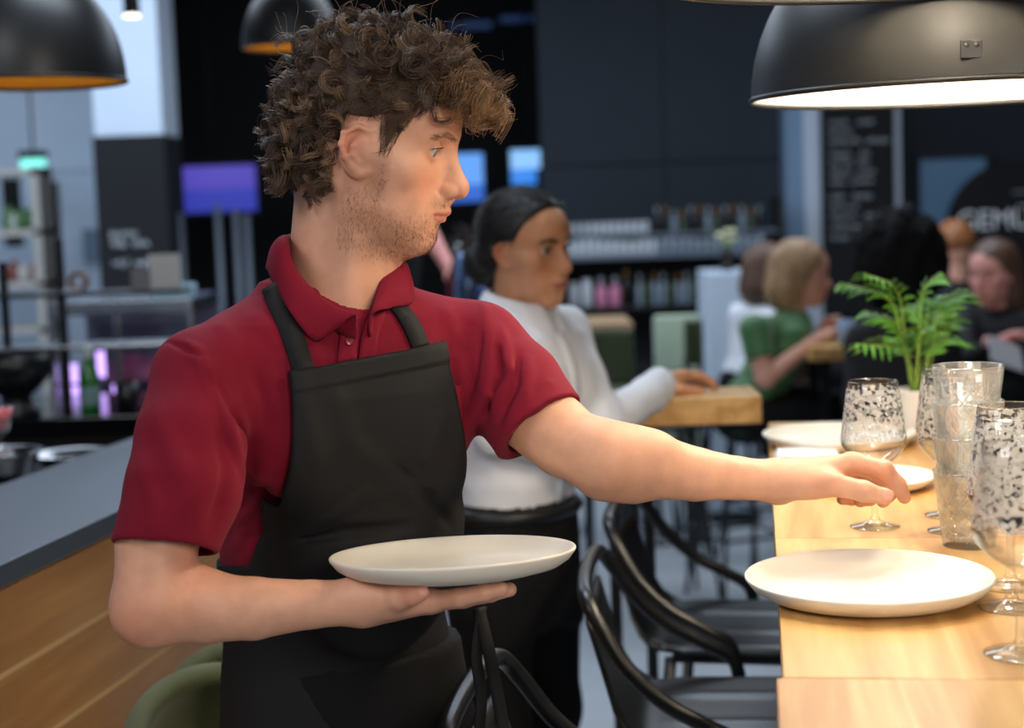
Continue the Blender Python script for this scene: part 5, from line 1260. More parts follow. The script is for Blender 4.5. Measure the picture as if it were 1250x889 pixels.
# glass display case with purple light
dc0, dc1 = xat(52, 5.9), xat(230, 5.9); yd = yat(5.9); zc0, zc1 = z1-.1, zat(140, 385, 5.9)
dc = thing('display_case', 'glass chilled display case glowing violet behind the bar', 'display case', (dc0, yd, 0)); W_ = dc1-dc0
mb = MB(); mb.box(0, W_, 0, .6, 0, zc0); mb.build('base_cabinet', M_BLKMET, dc)
mb = MB(); mb.box(0, W_, 0, .55, zc1, zc1+.05, .004); mb.build('lid', M_STEEL, dc)
mb = MB(); mb.box(.005, W_-.005, .0, .006, zc0, zc1); mb.build('front_pane', M_GLASS, dc)
mb = MB(); mb.box(0, W_, .54, .56, zc0, zc1); mb.build('back_panel', mat('grey_panel', srgb(110, 110, 130), .5), dc)
for x in (.0, W_*.45, W_-.02): mb = MB(); mb.box(x, x+.02, .01, .04, zc0, zc1, .002); mb.build('post', M_STEEL, dc)
M_VIO = mat('violet_led', (.55, .4, .9), .4, emit=2.2, emitcol=(.55, .36, .95))
for x, a, b in ((.07, .12, .5), (.17, .15, .42), (.25, .35, .62), (.34, .05, .45)):
    mb = MB(); mb.box(x*W_/.5*.55, x*W_/.5*.55+.03, .10, .115, zc0+(zc1-zc0)*a, zc0+(zc1-zc0)*b, .004); mb.build('light_strip', M_VIO, dc)
mb = MB(); mb.box(.01, W_-.01, .08, .5, zc0+.10, zc0+.11); mb.build('shelf_plate', M_STEEL, dc)
M_PINK = mat('pink_packaged_food', srgb(214, 128, 178), .4, noise=.4, nscale=14, vary=.2)
rp2 = random.Random(9)
for i in range(10):
    o = thing('food_tray', 'tray of pink packaged food in the violet display case, %s from the left' % ordn(i), 'food tray', (dc0+W_*(.42+.058*i), yd+.12+.04*(i % 3), zc0+.111), rp2.uniform(-.2, .2), 'pink trays in the display case')
    mb = MB(); mb.box(-.035, .035, -.05, .05, 0, .05+.05*rp2.random(), .012); mb.build('contents', M_PINK, o)
lid_items = [(95, 390), (110, 388)]
# light glass tubes on the lid
for i in range(9):
    o = thing('small_glass', 'small pale glass on the display case, %s in its row' % ordn(i), 'glass', (dc0+W_*(.70+.032*i), yd+.12, zc1+.05), 0, 'row of pale glasses'); mb = MB(); mb.lathe([(0, 0), (.017, 0), (.02, .05), (.018, .05), (.015, .004), (0, .004)], 16); mb.build('glass_body', mat('frosted_glass', srgb(170, 206, 220), .4), o)
# ------------------------------------------------------------------ far left: shelving, exit sign, notice, spotlight
D = 9.6; sx0, sx1 = xat(-120, D), xat(52, D); ys = yat(D)
sh = thing('shelving_unit', 'pale wooden open shelving at the far left wall', 'shelf', (sx0, ys, 0))
M_PWOOD = mat('pale_birch', srgb(176, 170, 160), .6)
for x in (0, sx1-sx0-.05): mb = MB(); mb.box(x, x+.05, 0, .3, 0, zat(30, 204, D), .004); mb.build('upright', M_PWOOD, sh)
for py in (206, 280, 344, 400):
    mb = MB(); z = zat(30, py, D); mb.box(0, sx1-sx0, 0, .3, z-.04, z, .003); mb.build('shelf_board', M_PWOOD, sh)
for i, (px, py, hh, cc) in enumerate(((6, 280, .14, (70, 110, 60)), (12, 280, .10, (170, 170, 160)), (22, 280, .12, (60, 100, 50)), (34, 280, .12, (56, 92, 52)), (8, 344, .12, (120, 60, 50)), (20, 344, .10, (180, 175, 170)), (36, 344, .11, (150, 120, 110)), (44, 344, .09, (90, 80, 74)))):
    o = thing('jar', '%s jar on the far left shelving' % ('green', 'cream', 'dark green', 'leaf green', 'brown red', 'white', 'pinkish', 'grey brown')[i], 'jar', (xat(px, D), ys+.12, zat(30, py, D)), 0, 'jars on the far left shelving')
    mb = MB(); mb.lathe([(0, 0), (.035, 0), (.04, .01), (.04, hh*.7), (.026, hh*.85), (.026, hh), (0, hh)], 20); mb.build('jar_body', mat('jar_%d' % i, srgb(*cc), .4), o)
D = 10.2; o = thing('exit_sign', 'small glowing green exit sign on the pale wall', 'sign', (xat(46, D), yat(D), zat(46, 204, D)))
mb = MB(); mb.box(-.075, .075, 0, .05, -.06, .05, .004); mb.build('sign_face', mat('exit_sign_glow', srgb(120, 220, 205), .4, emit=1.3, emitcol=srgb(120, 225, 205)), o); mb = MB(); mb.box(-.085, .085, -.01, .06, .05, .10, .004); mb.build('housing', M_DARK, o); mb = MB(); mb.tube([(0, .03, .10), (0, .03, ZC-o.location.z)], .008, 8); mb.build('hanger', M_BLKMET, o)
D = 10.9; o = MB().box(-.06, .06, -.006, 0, -.11, .11, .001).build('wall_notice', mat('grey_notice', srgb(110, 122, 138), .7), None); o.location = (xat(113, D), yat(D), zat(113, 300, D)); tag(o, 'small grey notice on the pale far left wall', 'notice')
c = PD(161, 20, 6.5); o = thing('spotlight', 'small black cylinder ceiling spotlight at the upper left', 'spotlight', tuple(c)); mb = MB(); mb.tube([(0, 0, .005), (0, 0, .16)], .032, 24); mb.tube([(0, 0, .16), (0, 0, ZC-c[2])], .005, 8); mb.build('housing', M_BLKMET, o); mb = MB(); mb.lathe([(0, 0), (.031, .0), (.031, .008), (0, .008)], 24); mb.build('lens', mat('spot_lens_lit', (1, .9, .75), .3, emit=4, emitcol=(1, .88, .7)), o)
# steel pole stands far left of the shoulder
for px, tp, lb in ((222, 260, 'grey pole nearest the white column'), (268, 250, 'first steel pole under the violet screen'), (290, 255, 'second steel pole under the violet screen'), (303, 262, 'third steel pole under the violet screen')):
    D = 9.2; o = thing('steel_pole', lb, 'pole', (xat(px, D), yat(D), 0), 0, 'steel poles under the violet screen'); mb = MB(); mb.tube([(0, 0, 0), (0, 0, zat(px, tp, D))], .02, 12); mb.build('tube', mat('dull_steel', srgb(84, 90, 98), .45, metal=.5), o); mb = MB(); mb.lathe([(0, .0), (.042, 0), (.042, .012), (.022, .02)], 20); mb.build('foot', M_BLKMET, o)
# chalk words on the column cladding
M_CHALK = mat('chalk', srgb(196, 200, 204), .9)
def words(parent, lines, loc, size, m, rx=90, name='lettering', align='LEFT', sp=1.0):
    cu = bpy.data.curves.new(name, 'FONT'); cu.body = lines; cu.size = size; cu.extrude = .001; cu.align_x = align; cu.space_line = sp
    tmp = bpy.data.objects.new(name, cu); COL.objects.link(tmp); dg = bpy.context.evaluated_depsgraph_get(); me = bpy.data.meshes.new_from_object(tmp.evaluated_get(dg)); bpy.data.objects.remove(tmp); bpy.data.curves.remove(cu)
    o = link(name, me, m, parent); o.location = loc; o.rotation_euler = (R(rx), 0, 0); return o
def scribble(parent, x0, x1, z, y, hgt, seed, m, name='chalk_line'):
    """illegible chalk handwriting: one wavy stroke per word"""
    r = random.Random(seed); x = x0; mb = MB()
    while x < x1-.03:
        wl2 = min(x1-x, r.uniform(.08, .2)); n = int(wl2/.014)+3; pts = []
        for k in range(n*3): t_ = k/(n*3-1); pts.append((x+wl2*t_+.006*math.sin(k*1.9), y, z+hgt*(.35*math.sin(k*2.1+seed)+.25*math.sin(k*.9+x*9)+(.5 if r.random() < .12 else 0))))
        mb.tube(pts, .0035, 5); x += wl2+r.uniform(.03, .06)
    return mb.build(name, m, parent, fix=False)
for i, py in enumerate((286, 298, 322)): scribble(co_, cx0+.06, cx1-.10, zat(165, py, 9.0), yat(9.0)-.024, .035, 30+i, M_CHALK)
# ------------------------------------------------------------------ screens in the dark
def screen(label, px0, py0, px1, py1, D, col, st, parts=None):
    x0, x1, z0, z1_ = xat(px0, D), xat(px1, D), zat((px0+px1)/2, py1, D), zat((px0+px1)/2, py0, D); o = thing('screen', label, 'screen', (x0, yat(D), z0))
    w, h = x1-x0, z1_-z0; mb = MB(); mb.box(-.03, w+.03, .005, .06, -.03, h+.03, .004); mb.build('bezel', M_BLACK, o); mb = MB(); mb.tube([(w/2, .07, 0), (w/2, .07, ZC-z0)], .015, 8); mb.build('ceiling_mount', M_BLACK, o)
    for i, (a, b, c, d, cl, s) in enumerate(parts or [(0, 1, 0, 1, col, st)]):
        mb = MB(); mb.box(a*w, b*w, 0, .005, c*h, d*h); mb.build('display', mat('screen_%s_%d' % (label[:14], i), (0, 0, 0), .3, emit=s, emitcol=cl), o)
    return o
screen('wide violet screen glowing in the dark behind the man', 208, 203, 316, 259, 12.5, None, 0, [(0, 1, .5, 1, srgb(82, 66, 190), .85), (0, 1, 0, .5, srgb(52, 60, 190), .75)])
screen('blue screen beside the nose of the man in red', 548, 188, 593, 246, 12.0, None, 0, [(0, 1, 0, .35, srgb(50, 110, 220), .9), (0, 1, .35, 1, srgb(100, 165, 250), 1.0)])
screen('pale blue screen above the woman with the bun', 627, 183, 674, 225, 12.0, None, 0, [(0, 1, .45, 1, srgb(140, 195, 255), 1.1), (0, .65, 0, .45, srgb(60, 140, 240), 1.0)])
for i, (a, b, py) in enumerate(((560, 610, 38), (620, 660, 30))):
    D = 12.8; o = MB().box(xat(a, D), xat(b, D), 0, .05, 0, .05, .003).build('ceiling_duct', mat('duct_painted_blue_glow', srgb(60, 86, 130), .5, emit=.10, emitcol=srgb(60, 96, 170)), None); o.location = (0, yat(D), zat(a, py, D)); tag(o, 'ceiling duct with faint painted blue glow %s on the dark ceiling' % ('left of the other' if i == 0 else 'next to the wall panel'), 'duct')  # emission stands in for blue light falling on a duct that is no lamp
# ------------------------------------------------------------------ bottle shelves on the bar wall
D = 10.0; xs0, xs1 = xat(684, D), xat(958, D); yS = yat(D)
bs = thing('bottle_shelf', 'black wall shelves full of bottles behind the bar', 'shelf', (xs0, yS, 0)); WS = xs1-xs0
rows = [zat(820, 284, D), zat(820, 310, D), zat(820, 373, D)]
for i, z in enumerate(rows): mb = MB(); mb.box(0, WS, -.02+.1*(i == 0), .30, z-.022, z, .002); mb.build('shelf_board', mat('steel_grey_shelf', srgb(96, 106, 118), .4) if i < 2 else M_BLKMET, bs)
for x in (0, WS-.03): mb = MB(); mb.box(x, x+.03, 0, .3, 0, rows[0]+.2, .002); mb.build('upright', M_BLKMET, bs)
mb = MB(); mb.box(0, WS, .29, .31, 0, rows[1], 0); mb.build('back_board', M_BLACK, bs)
mb = MB(); mb.box(.03, WS-.03, .02, .28, .05, rows[2]-.35, .003); mb.build('cabinet', M_BLACK, bs)
def bottle_me(h, r, nk): mb = MB(); mb.lathe([(0, 0), (r*.95, 0), (r, .006), (r, h*.58), (r*.8, h*.68), (nk, h*.78), (nk, h*.97), (nk*1.15, h*.975), (nk*1.15, h), (0, h)], 16); return mb
def jar_me(h, r): mb = MB(); mb.lathe([(0, 0), (r*.9, 0), (r, .008), (r, h*.8), (r*.85, h*.86), (r*.85, h), (0, h)], 16); return mb
rb = random.Random(2)
def shelf_item(kind, px, row, m, cap_m, label, h, r, dy=.12):
    o = thing(kind, label, 'bottle' if kind == 'bottle' else kind, (xat(px, D), yS+dy, rows[row]), 0, 'bottles and jars on the bar shelves')
    (bottle_me(h, r, r*.38) if kind == 'bottle' else jar_me(h, r)).build(kind+'_body', m, o)
    if cap_m: mb = MB(); n = r*.45 if kind == 'bottle' else r*.92; mb.lathe([(0, h+.012), (n, h+.012), (n, h-.035*(kind == 'bottle')), (n*.9, h-.035*(kind == 'bottle'))], 14); mb.build('cap', cap_m, o)
Mw, Md, Mc, Mp = mat('white_jar', srgb(196, 202, 208), .5), mat('dark_bottle_glass', srgb(30, 26, 26), .12), mat('clear_bottle', srgb(132, 146, 158), .15), mat('pink_bottle', srgb(206, 130, 160), .3)
Mg = mat('gold_cap', srgb(170, 120, 60), .4, metal=.5); Ms = mat('silver_cap', srgb(180, 184, 190), .3, metal=.6); Mgr = mat('olive_bottle_glass', srgb(70, 84, 60), .15)
for i in range(11): shelf_item('jar', 696+9.6*i, 0, Mw, None, 'white jar on the top bar shelf, %s from the left' % ordn(i), .075, .021, .18)
for i in range(13): shelf_item('bottle', 806+10.6*i, 0, (Md, Md, Mc, Mgr)[i % 4], Mg if i % 2 else Ms, 'bottle on the top bar shelf, %s to the right of the jars' % ordn(i), .12+.03*rb.random(), .019, .18)
for i in range(24): shelf_item('jar', 696+10.2*i, 1, Mc if i > 10 else Mw, None, 'small pale glass jar on the middle bar shelf, %s from the left' % ordn(i), .085+.02*rb.random(), .022, .05)
for i, (px, kd, m, cp, h, r) in enumerate([(700, 'jar', Mw, None, .15, .032), (716, 'jar', Mw, None, .17, .034), (734, 'bottle', Mp, Ms, .17, .036), (751, 'bottle', Mp, Ms, .17, .036), (765, 'bottle', Md, Mg, .21, .026)]):
    shelf_item(kd, px, 2, m, cp, 'bottom bar shelf %s, %s from the left' % (('white jar', 'white jar', 'pink bottle', 'pink bottle', 'dark bottle with gold cap')[i], ordn(i)), h, r)
for i in range(9): shelf_item('bottle', 781+9.8*i, 2, (Mc, Mgr, Mc)[i % 3], (Ms, None, Mg)[i % 3], 'slim bottle on the bottom bar shelf, %s of the slim row' % ordn(i), .165+.02*rb.random(), .02)
# ------------------------------------------------------------------ chalkboard, round sign
D = 10.25; x0, x1 = xat(1005, D), xat(1094, D); zb0, zb1 = zat(1050, 386, D), zat(1050, 100, D)
cbd = thing('chalkboard', 'tall black chalkboard covered in white chalk handwriting', 'chalkboard', (x0, yat(D), zb0)); mb = MB(); mb.box(0, x1-x0, 0, .03, 0, zb1-zb0, .002); mb.build('board', M_BLACK, cbd)
for i, py in enumerate((150, 161, 173, 188, 199, 211, 222, 240, 252, 264, 277, 290)):
    scribble(cbd, .05, (x1-x0)*(.55+.4*random.Random(i).random()), zat(1050, py, D)-zb0, -.002, .028, 60+i, M_CHALK)
D = 10.2; cS = PD(1240, 283, D); rS = .44
sg = thing('round_sign', 'round black wall sign with white letters at the right edge', 'sign', tuple(cS)); mb = MB(); mb.lathe([(0, -.02), (rS, -.02), (rS, .02), (0, .02)], 64, M=Matrix.Rotation(R(90), 4, 'X'), smooth=False); mb.build('disc', M_BLACK, sg)
lt = words(sg, 'GEMÜ', (xat(1168, D)-cS[0], -.024, zat(1168, 281, D)-cS[2]), .17, mat('white_sign_paint', srgb(244, 246, 248), .6))
try:
    lt.scale = (1.0, 1, 1)
except Exception: pass
mb = MB(); mb.box(xat(1236, D)-cS[0], xat(1262, D)-cS[0], -.026, -.02, zat(1240, 236, D)-cS[2], zat(1240, 233, D)-cS[2]); mb.build('dash', mat('grey_sign_paint', srgb(120, 124, 128), .6), sg)
# ------------------------------------------------------------------ furniture between
def side_chair(label, px0, px1, py0, py1, D, m, seat_z=.46):
    x0, x1 = xat(px0, D), xat(px1, D); zt_, zb_2 = zat(px0, py0, D), zat(px0, py1, D); o = thing('chair', label, 'chair', ((x0+x1)/2, yat(D), 0)); w = x1-x0
    G = [[((-.5+u)*w*(1-.10*(v-.5)**2), .03*math.cos(math.pi*(u-.5))*1.0, zb_2+(zt_-zb_2)*v) for u in np.linspace(0, 1, 13)] for v in np.linspace(0, 1, 9)]
    mb = MB(); mb.grid(np.array(G)); b = mb.build('backrest', m, o, fix=False); md = b.modifiers.new('thick', 'SOLIDIFY'); md.thickness = .03
    sz = max(.45, zb_2-.05); mb = MB(); mb.box(-w/2, w/2, .02, .42, sz-.04, sz, .015); mb.build('seat', m, o)
    for sx in (-1, 1):
        for y in (.05, .39): mb = MB(); mb.tube([(sx*w*.42, y, sz-.04), (sx*w*.47, y, 0)], .012, 8); mb.build('leg', M_BLKMET, o)
        mb = MB(); mb.tube([(sx*w*.40, .035, sz), (sx*w*.40, .02, zb_2+.03)], .010, 8); mb.build('back_post', M_BLKMET, o)
    return o
M_DGREEN = mat('dark_green_shell', srgb(58, 70, 44), .6); M_PGREEN = mat('pale_green_shell', srgb(176, 194, 170), .6)
side_chair('dark green chair back behind the woman in white', 709, 771, 405, 472, 6.2, M_DGREEN)
side_chair('narrow dark green chair beside the white cabinet', 832, 856, 392, 448, 7.0, M_DGREEN)
D = 7.6; x0, x1 = xat(796, D), xat(852, D); o = thing('armchair', 'pale green boxy chair left of the white cabinet', 'chair', ((x0+x1)/2, yat(D), 0)); w = x1-x0; zt_ = zat(820, 386, D)
mb = MB(); mb.box(-w/2, w/2, 0, .06, .35, zt_, .015); mb.build('backrest', M_PGREEN, o); mb = MB(); mb.box(-w/2, w/2, .06, .5, .70, .76, .02); mb.build('seat', M_PGREEN, o)
for sx in (-1, 1):
    for y in (.05, .46): mb = MB(); mb.tube([(sx*w*.44, y, .7), (sx*w*.46, y, 0)], .014, 8); mb.build('leg', M_BLKMET, o)
D = 8.0; x0, x1 = xat(862, D), xat(922, D); zt_ = zat(890, 332, D); o = thing('cabinet', 'white cabinet standing left of the woman in green', 'cabinet', (x0, yat(D), 0)); w = x1-x0
mb = MB(); mb.box(0, w, .01, .40, .06, zt_, .004); mb.build('body', M_PALE, o); mb = MB(); mb.box(.004, w-.004, -.008, .01, .08, zt_-.01, .003); d_ = mb.build('door', M_PALE, o); mb = MB(); mb.lathe([(0, .02), (.012, .02), (.014, .012), (.006, 0)], 16, M=Matrix.Translation((w*.5, -.008, zt_-.17)) @ Matrix.Rotation(R(90), 4, 'X')); mb.build('knob', M_STEEL, d_); mb = MB(); mb.box(-.0, w, .02, .39, 0, .06); mb.build('plinth', M_BLKMET, o)
p0 = (x0+.12, yat(D)+.15, zt_); o = thing('flower_vase', 'pale flowers in a vase on the white cabinet', 'vase', p0); mb = MB(); mb.lathe([(0, 0), (.03, 0), (.035, .05), (.02, .09), (.024, .10), (0, .095)], 20); mb.build('vase', Md, o)
for i in range(7):
    a = i*2.4; q = Vector((.035*math.cos(a), .035*math.sin(a), .15+.02*(i % 3))); mb = MB(); mb.tube([(0, 0, .09), tuple(q)], .002, 5); st = mb.build('stem', M_STEM, o); mb = MB(); mb.lathe([(0, .02), (.018, .014), (.022, .004), (.010, -.008), (0, -.01)], 10, c=tuple(q)); mb.build('flower', mat('cream_flower', srgb(214, 214, 170), .7), o)
def far_table(label, px0, px1, py, D, dep=.6, th=.045):
    x0, x1 = xat(px0, D), xat(px1, D); z = zat((px0+px1)/2, py, D); o = thing('table', label, 'table', (x0, yat(D), 0), 0); w = x1-x0
    mb = MB(); mb.box(0, w, 0, dep, z-th, z, .003); mb.build('tabletop', M_OAK if D < 7 else mat('pale_far_wood', srgb(170, 140, 108), .5, noise=.1), o)
    for x in (.06, w-.06):
        for y in (.06, dep-.06): mb = MB(); mb.box(x-.02, x+.02, y-.02, y+.02, 0, z-th); mb.build('leg', M_BLKMET, o)
    return o
far_table('pale wooden table behind the woman in white', 640, 770, 397, 7.0, .5, .05)
far_table('oak table in front of the woman in green', 988, 1100, 424, 5.9, .35, .05)
c = PD(1038, 415, 5.95); zt3 = zat(1044, 424, 5.9); o = thing('drinking_glass', 'small clear glass on the table by the woman in green', 'glass', (c[0], c[1]+.08, zt3)); mb = MB(); mb.lathe([(0, 0), (.03, 0), (.034, .09), (.031, .09), (.027, .006), (0, .006)], 24); mb.build('glass_body', mat('cloudy_glass', srgb(160, 180, 205), .2, alpha=.6), o)
# ------------------------------------------------------------------ guests in the background
def guest(label, hc, yaw, pitch, skin, topm, hair, hairm, arms, tyaw=None, seat_z=.76, lean=0.0, legs=True, h=.008, sleeve=.45, botm=None, own_stool=None):
    HM_ = euler_zyx(yaw, pitch); hc = np.asarray(hc, float)
    ty = yaw if tyaw is None else tyaw; F = np.array([math.cos(ty), math.sin(ty), 0]); Lf = np.array([-math.sin(ty), math.cos(ty), 0]); M = np.stack([Lf, F, [0, 0, 1]], 1)
    nb = hc+HM_ @ np.array([-.03, 0, -.05])+np.array([0, 0, -.10]); base = nb-F*lean; base = np.array([base[0], base[1], 0])
    o = thing('person', label, 'person', tuple(base))
    tl = lambda p: (p-A(base[0], base[1], 0)) @ M.astype(np.float32)
    zn = nb[2]; zp = seat_z
    def head(p): return smin(head_sdf((p-A(*hc)) @ HM_.astype(np.float32), HW, h < .006), cap(p, hc+HM_ @ np.array([-.025, 0, -.04]), nb+np.array([0, 0, -.03]), .048, .055), .02)
    def top(p, g=0):
        q = tl(p); zs = [zp-.02, zp+.10, zp+(zn-zp)*.45, zn-.12, zn-.05, zn, zn+.02]
        yo = [0, 0, lean*.45, lean*.8, lean*.92, lean, lean]
        d = loft(q, zs, np.array([.165, .155, .15, .17, .155, .085, .05])+g, np.array([.12, .12, .115, .115, .10, .065, .045])+g, [0]*7, yo, 2.2)
        for a in arms:
            n_ = nrm(a[1]-a[0]); cut = a[0]+(a[1]-a[0])*min(1, sleeve*2)
            d = smin(d, cap(p, nb+np.array([0, 0, -.05]), a[0], .045, .05), .05)
            if sleeve < .5: d = smin(d, smax(cap(p, a[0], a[1], .055+g, .052+g), plane(p, cut, n_), .004), .02)
            else: d = smin(d, smax(chain(p, a[:3], [.053+g, .046+g, .034+g], .01), -1+0*d, .01) if False else chain(p, a[:3], [.053+g, .046+g, .034+g], .01), .02)
        d = d-.004*vnoise(p, 28, 5)
        return smax(d, -cap(p, nb+np.array([0, 0, .01]), hc, .05), .004)
    lo = np.minimum(base-np.array([.34, .34, 0]), np.min([q for a in arms for q in a], 0)-.1) if arms else base-np.array([.34, .34, 0]); hi = np.maximum(base+np.array([.34, .34, 0]), np.max([q for a in arms for q in a], 0)+.1) if arms else base+np.array([.34, .34, 0])
    lo[2] = zp-.05; hi[2] = zn+.06
    under(cloth('top', top, lo, hi, h*1.3, topm, None), o)
    parts = [sculpt(head, hc-np.array([.15, .15, .20]), hc+np.array([.15, .15, .15]), h*.75), sculpt(lambda p: top(p)+.025, lo, hi, .03)]
    for a in arms:
        def arm(p):
            d = chain(p, a[:3], [.042, .038, .026], .006); e = nrm(a[2]-a[1]); s = nrm(np.cross(e, [0, 0, 1])); w = a[2]
            for i in range(4):
                k = w+e*.085+s*(.019*(i-1.5)); d = smin(d, cap(p, w, k, .020, .012), .012); d = smin(d, chain(p, [k, k+e*.035-np.array([0, 0, .008]), k+e*.045-np.array([0, 0, .032])], [.010, .009, .008], .003), .005)
            return smin(d, chain(p, [w+e*.02, w+e*.06+s*.035, w+e*.09+s*.03], [.016, .012, .009], .004), .01)
        q = np.array(list(a)+[a[2]+nrm(a[2]-a[1])*.15]); parts.append(sculpt(arm, q.min(0)-.07, q.max(0)+.07, h))
    v, f = joinvf(parts); me = me_arr('body', v, f); c = np.tile(A(*skin), (len(v), 1)); n0 = len(parts[0][0]); c[:n0] = head_paint((parts[0][0]-hc.astype(np.float32)) @ HM_.astype(np.float32), skin, tuple(np.array(skin)*np.array([.9, .5, .5])), tuple(np.array(skin)*np.array([1, .75, .72]))); vcol(me, c)
    under(link('body', me, mat('skin_guest', skin, .5, attr='Col')), o)
    make_eye(None, HM_, hc, HW, (.03, .03, .03), (1, 0, -.1))
    for e in list(COL.objects):
        if e.name.startswith('eye') and e.parent is None: under(e, o)
    def hr(p): return hair((p-A(*hc)) @ HM_.astype(np.float32))
    under(cloth('hair', hr, hc-np.array([.28, .28, .34]), hc+np.array([.28, .28, .24]), h*.9, hairm, None), o)
    if legs == 'stand':
        def lg(p):
            q = tl(p); d = ell(q, (0, .0, zp), (.17, .13, .14))
            for s in (-1, 1): d = smin(d, chain(q, [(s*.09, .0, zp-.04), (s*.10, .02, .5), (s*.10, .0, .05)], [.085, .062, .048], .03), .03)
            return np.maximum(d, .03-p[:, 2])
        under(cloth('trousers', lg, base-np.array([.3, .3, 0]), base+np.array([.3, .3, zp+.2]), .016, M_TROUS, None), o)
        for s in (-1, 1):
            def sh_(p): q = tl(p); return smax(ell(q, (s*.10, .06, .035), (.042, .13, .05)), -q[:, 2], .005)
            cc_ = base+M @ np.array([s*.10, .06, .04]); under(cloth('shoe', sh_, cc_-.17, cc_+.17, .014, M_SHOE, None), o)
    elif legs:
        if own_stool: stool(own_stool, tuple(base+F*.05), ty, zp-.055)
        def lg(p):
            q = tl(p); d = ell(q, (0, .0, zp+.03), (.18, .15, .11))
            for s in (-1, 1): d = smin(d, chain(q, [(s*.09, .02, zp+.04), (s*.11, .42, zp+.05), (s*.10, .36, .30), (s*.10, .38, .27)], [.085, .062, .045, .045], .03), .03)
            return d
        ll = base-np.array([.62, .62, 0]); hh_ = base+np.array([.62, .62, 0]); ll[2] = .2; hh_[2] = zp+.2
        under(cloth('trousers', lg, ll, hh_, .016, botm or M_TROUS, None), o)
        for s in (-1, 1):
            def sh_(p): q = tl(p); return ell(q, (s*.10, .44, .245), (.042, .12, .05))
            cc_ = base+M @ np.array([s*.10, .44, .245]); under(cloth('shoe', sh_, cc_-.17, cc_+.17, .014, M_SHOE, None), o)
    return o
def cutface(d, q, k=.008, base=(.035, .05)):
    zl_ = np.interp(q[:, 0], [-.12, 0, .03, .06, .09], [-.4, -.4, .02, .06, .085]).astype(np.float32); inner = (np.abs(q[:, 1]) < .085)
    return np.where(inner, smax(d, (zl_-q[:, 2])*.7, k), d)
def hair_bob(q):
    d = ell(q, (-.015, 0, .045), (.112, .092, .098)); d = smin(d, ell(q, (-.045, 0, -.05), (.085, .092, .10)), .04); d = d-.006*vnoise(q*A(1, 1, .4), 90, 2)
    return smax(smax(d, q[:, 0]-.065+.0*q[:, 1], .01), np.where(np.abs(q[:, 1]) > .01, -((-.02-q[:, 0])*.0)-1, -1), .01) if False else cutface(smax(d, -smax(ell(q, (.075, 0, -.03), (.085, .085, .105)), -1+0*d, .01), .01), q)
def hair_curly(q): return ell(q, (-.035, 0, .02), (.15, .155, .175))-.012*vnoise(q, 75, 3)-.008*vnoise(q, 150, 4)
def hair_long(q):
    d = ell(q, (-.015, 0, .045), (.110, .090, .096)); d = smin(d, ell(q, (-.05, 0, -.08), (.07, .095, .15)), .05)-.005*vnoise(q*A(1, 1, .35), 100, 6); return cutface(smax(d, -ell(q, (.075, 0, -.03), (.085, .080, .105)), .01), q)
def hair_short(q): return cutface(ell(q, (-.015, 0, .05), (.110, .090, .092))-.005*vnoise(q, 90, 8), q)
M_BLOND = mat('dark_blond_hair', srgb(158, 126, 92), .5, noise=.35, nscale=60, bump=.6, bscale=160, stretch=(1, 1, .25)); M_BRN = mat('brown_hair', srgb(92, 66, 52), .5, noise=.3, nscale=60, bump=.5, bscale=160, stretch=(1, 1, .25))
M_BLKC = mat('black_curly_hair', srgb(12, 10, 11), .8, spec=.15, noise=.4, nscale=60, bump=1, bscale=120); M_RED = mat('auburn_hair', srgb(150, 92, 52), .5, noise=.3, nscale=60)
M_GRNTOP = mat('green_satin_top', srgb(66, 112, 66), .5, noise=.15, nscale=14, sheen=.2); M_BLKTOP = mat('black_jersey_top', srgb(15, 15, 18), .8, noise=.1)
SKL = srgb(214, 158, 136)
D = 6.2
guest('woman in a green top with blond hair, seated and laughing', PD(977, 337, D), R(-4), R(10), SKL, M_GRNTOP, hair_bob, M_BLOND, [[PD(921, 402, D-.17), PD(934, 462, D-.20), PD(990, 420, D-.10)], [PD(955, 402, D+.2), PD(975, 458, D+.2), PD(1000, 415, D+.1)]], R(-10), zat(930, 520, D), .16, h=.0075, sleeve=.30)
D = 7.2
guest('person with brown hair partly hidden behind the woman in green', PD(938, 335, D), R(20), R(5), SKL, M_WHITE, hair_bob, M_BRN, [[PD(905, 385, D), PD(905, 445, D), PD(930, 470, D-.2)]], R(20), .76, .05, h=.012, sleeve=.6, own_stool='bar stool under the brown haired person behind the woman in green')
D = 5.4
guest('woman in black with big black curly hair seen from behind', PD(1100, 325, D), R(70), R(8), srgb(120, 84, 64), M_BLKTOP, hair_curly, M_BLKC, [[PD(1052, 420, D), PD(1046, 490, D-.05), PD(1085, 480, D+.25)], [PD(1152, 420, D), PD(1165, 490, D-.05), PD(1150, 470, D+.25)]], R(80), zat(1100, 560, D), .05, h=.010, sleeve=.6, own_stool='bar stool under the woman with curly black hair')
D = 7.6
guest('person with auburn hair half hidden behind the curly head', PD(1164, 305, D), R(100), R(5), SKL, M_BLKTOP, hair_short, M_RED, [[PD(1140, 385, D), PD(1136, 440, D), PD(1160, 450, D+.2)]], R(100), .76, .05, h=.012, sleeve=.6, own_stool='bar stool under the person with auburn hair')
D = 6.3
rwm = guest('smiling woman in black with brown hair at the right edge', PD(1213, 336, D), R(-140), R(10), srgb(222, 158, 146), M_BLKTOP, hair_long, M_BRN, [[PD(1180, 385, D+.1), PD(1180, 440, D-.1), PD(1222, 418, D-.25)], [PD(1262, 395, D-.1), PD(1275, 445, D-.2), PD(1236, 425, D-.3)]], R(-150), .76, .06, h=.0075, sleeve=.6, own_stool='bar stool under the smiling woman at the right edge')
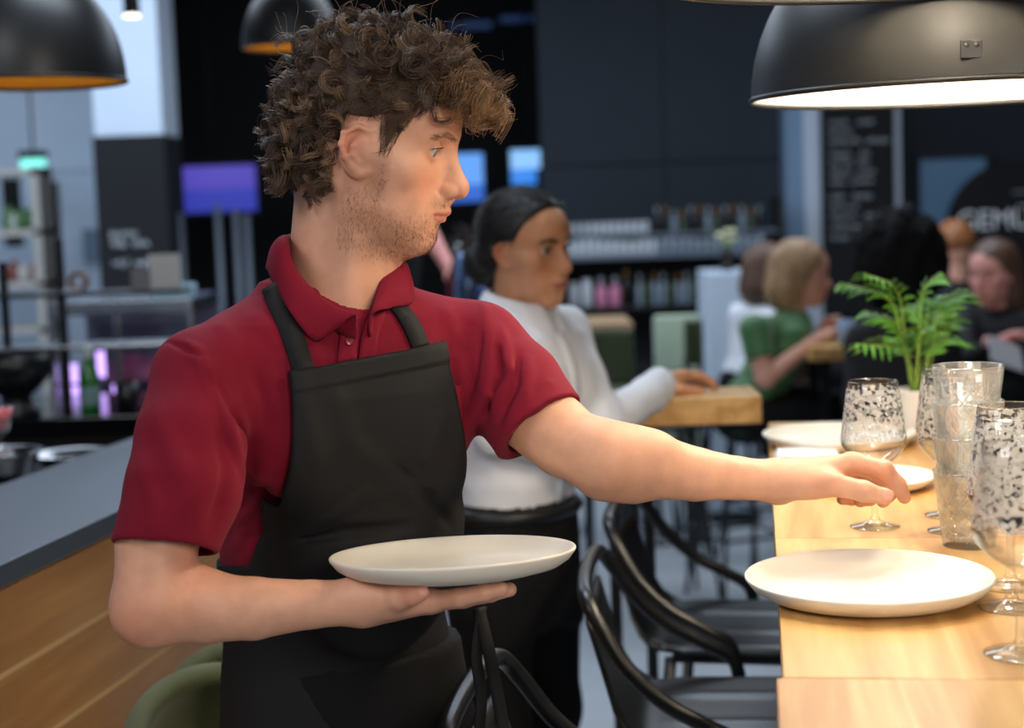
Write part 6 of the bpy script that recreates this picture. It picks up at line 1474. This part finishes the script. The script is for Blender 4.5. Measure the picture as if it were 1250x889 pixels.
c = PD(1228, 432, D-.42); o = MB().box(-.075, .075, -.002, .002, -.055, .055, .0008).build('menu_card', mat('pale_menu_paper', srgb(196, 198, 204), .7), None); o.location = tuple(c); o.rotation_euler = (R(-35), R(20), R(20)); tag(o, 'pale menu card held by the smiling woman at the right edge', 'menu')
D = 6.8
guest('barman in black mostly hidden behind the head of the man in red', PD(478, 238, D), R(-40), R(12), srgb(226, 150, 140), M_BLKTOP, hair_short, M_BRN, [[PD(500, 292, D-.1), PD(522, 282, D-.3), PD(548, 326, D-.42)]], R(-40), 1.0, .05, legs='stand', h=.010, sleeve=.30)
c = PD(556, 344, D-.5); o = thing('shaker', 'dark red bottle held by the hidden barman', 'bottle', tuple(c)); mb = MB(); mb.lathe([(0, -.10), (.032, -.10), (.034, -.09), (.034, .02), (.014, .06), (.013, .09), (0, .09)], 20); mb.build('bottle_body', mat('red_brown_glass', srgb(92, 24, 18), .15), o)
sx_ = xat(540, D-.7); tz0 = zat(570, 402, D-.7); sv = thing('service_counter', 'low dark service counter with beer taps hidden behind the man', 'counter', (sx_, yat(D-.7)-.12, 0))
mb = MB(); mb.box(0, .3, 0, .26, tz0-.03, tz0, .003); mb.build('worktop', M_BLKGL, sv); mb = MB(); mb.box(.02, .28, .02, .24, 0, tz0-.03); mb.build('cabinet', M_BLACK, sv)
for i, (px, py, cc) in enumerate(((560, 330, (150, 180, 230)), (572, 346, (190, 205, 225)), (584, 362, (120, 150, 220)))):
    c = PD(px, py, D-.7); o = thing('tap', 'shiny beer tap, %s of three between the two waiters' % ('left', 'middle', 'right')[i], 'tap', tuple(c)); mb = MB(); mb.tube([(0, 0, tz0-c[2]), (0, 0, .02), (.015, -.03, .05), (.02, -.06, .04)], .018, 12); mb.build('spout', mat('shiny_steel_%d' % i, srgb(*cc), .12, metal=.9), o); mb = MB(); mb.lathe([(0, .06), (.012, .055), (.016, .03), (.012, .0), (0, -.005)], 14, c=(0, 0, .04)); mb.build('handle', M_STEEL, o)
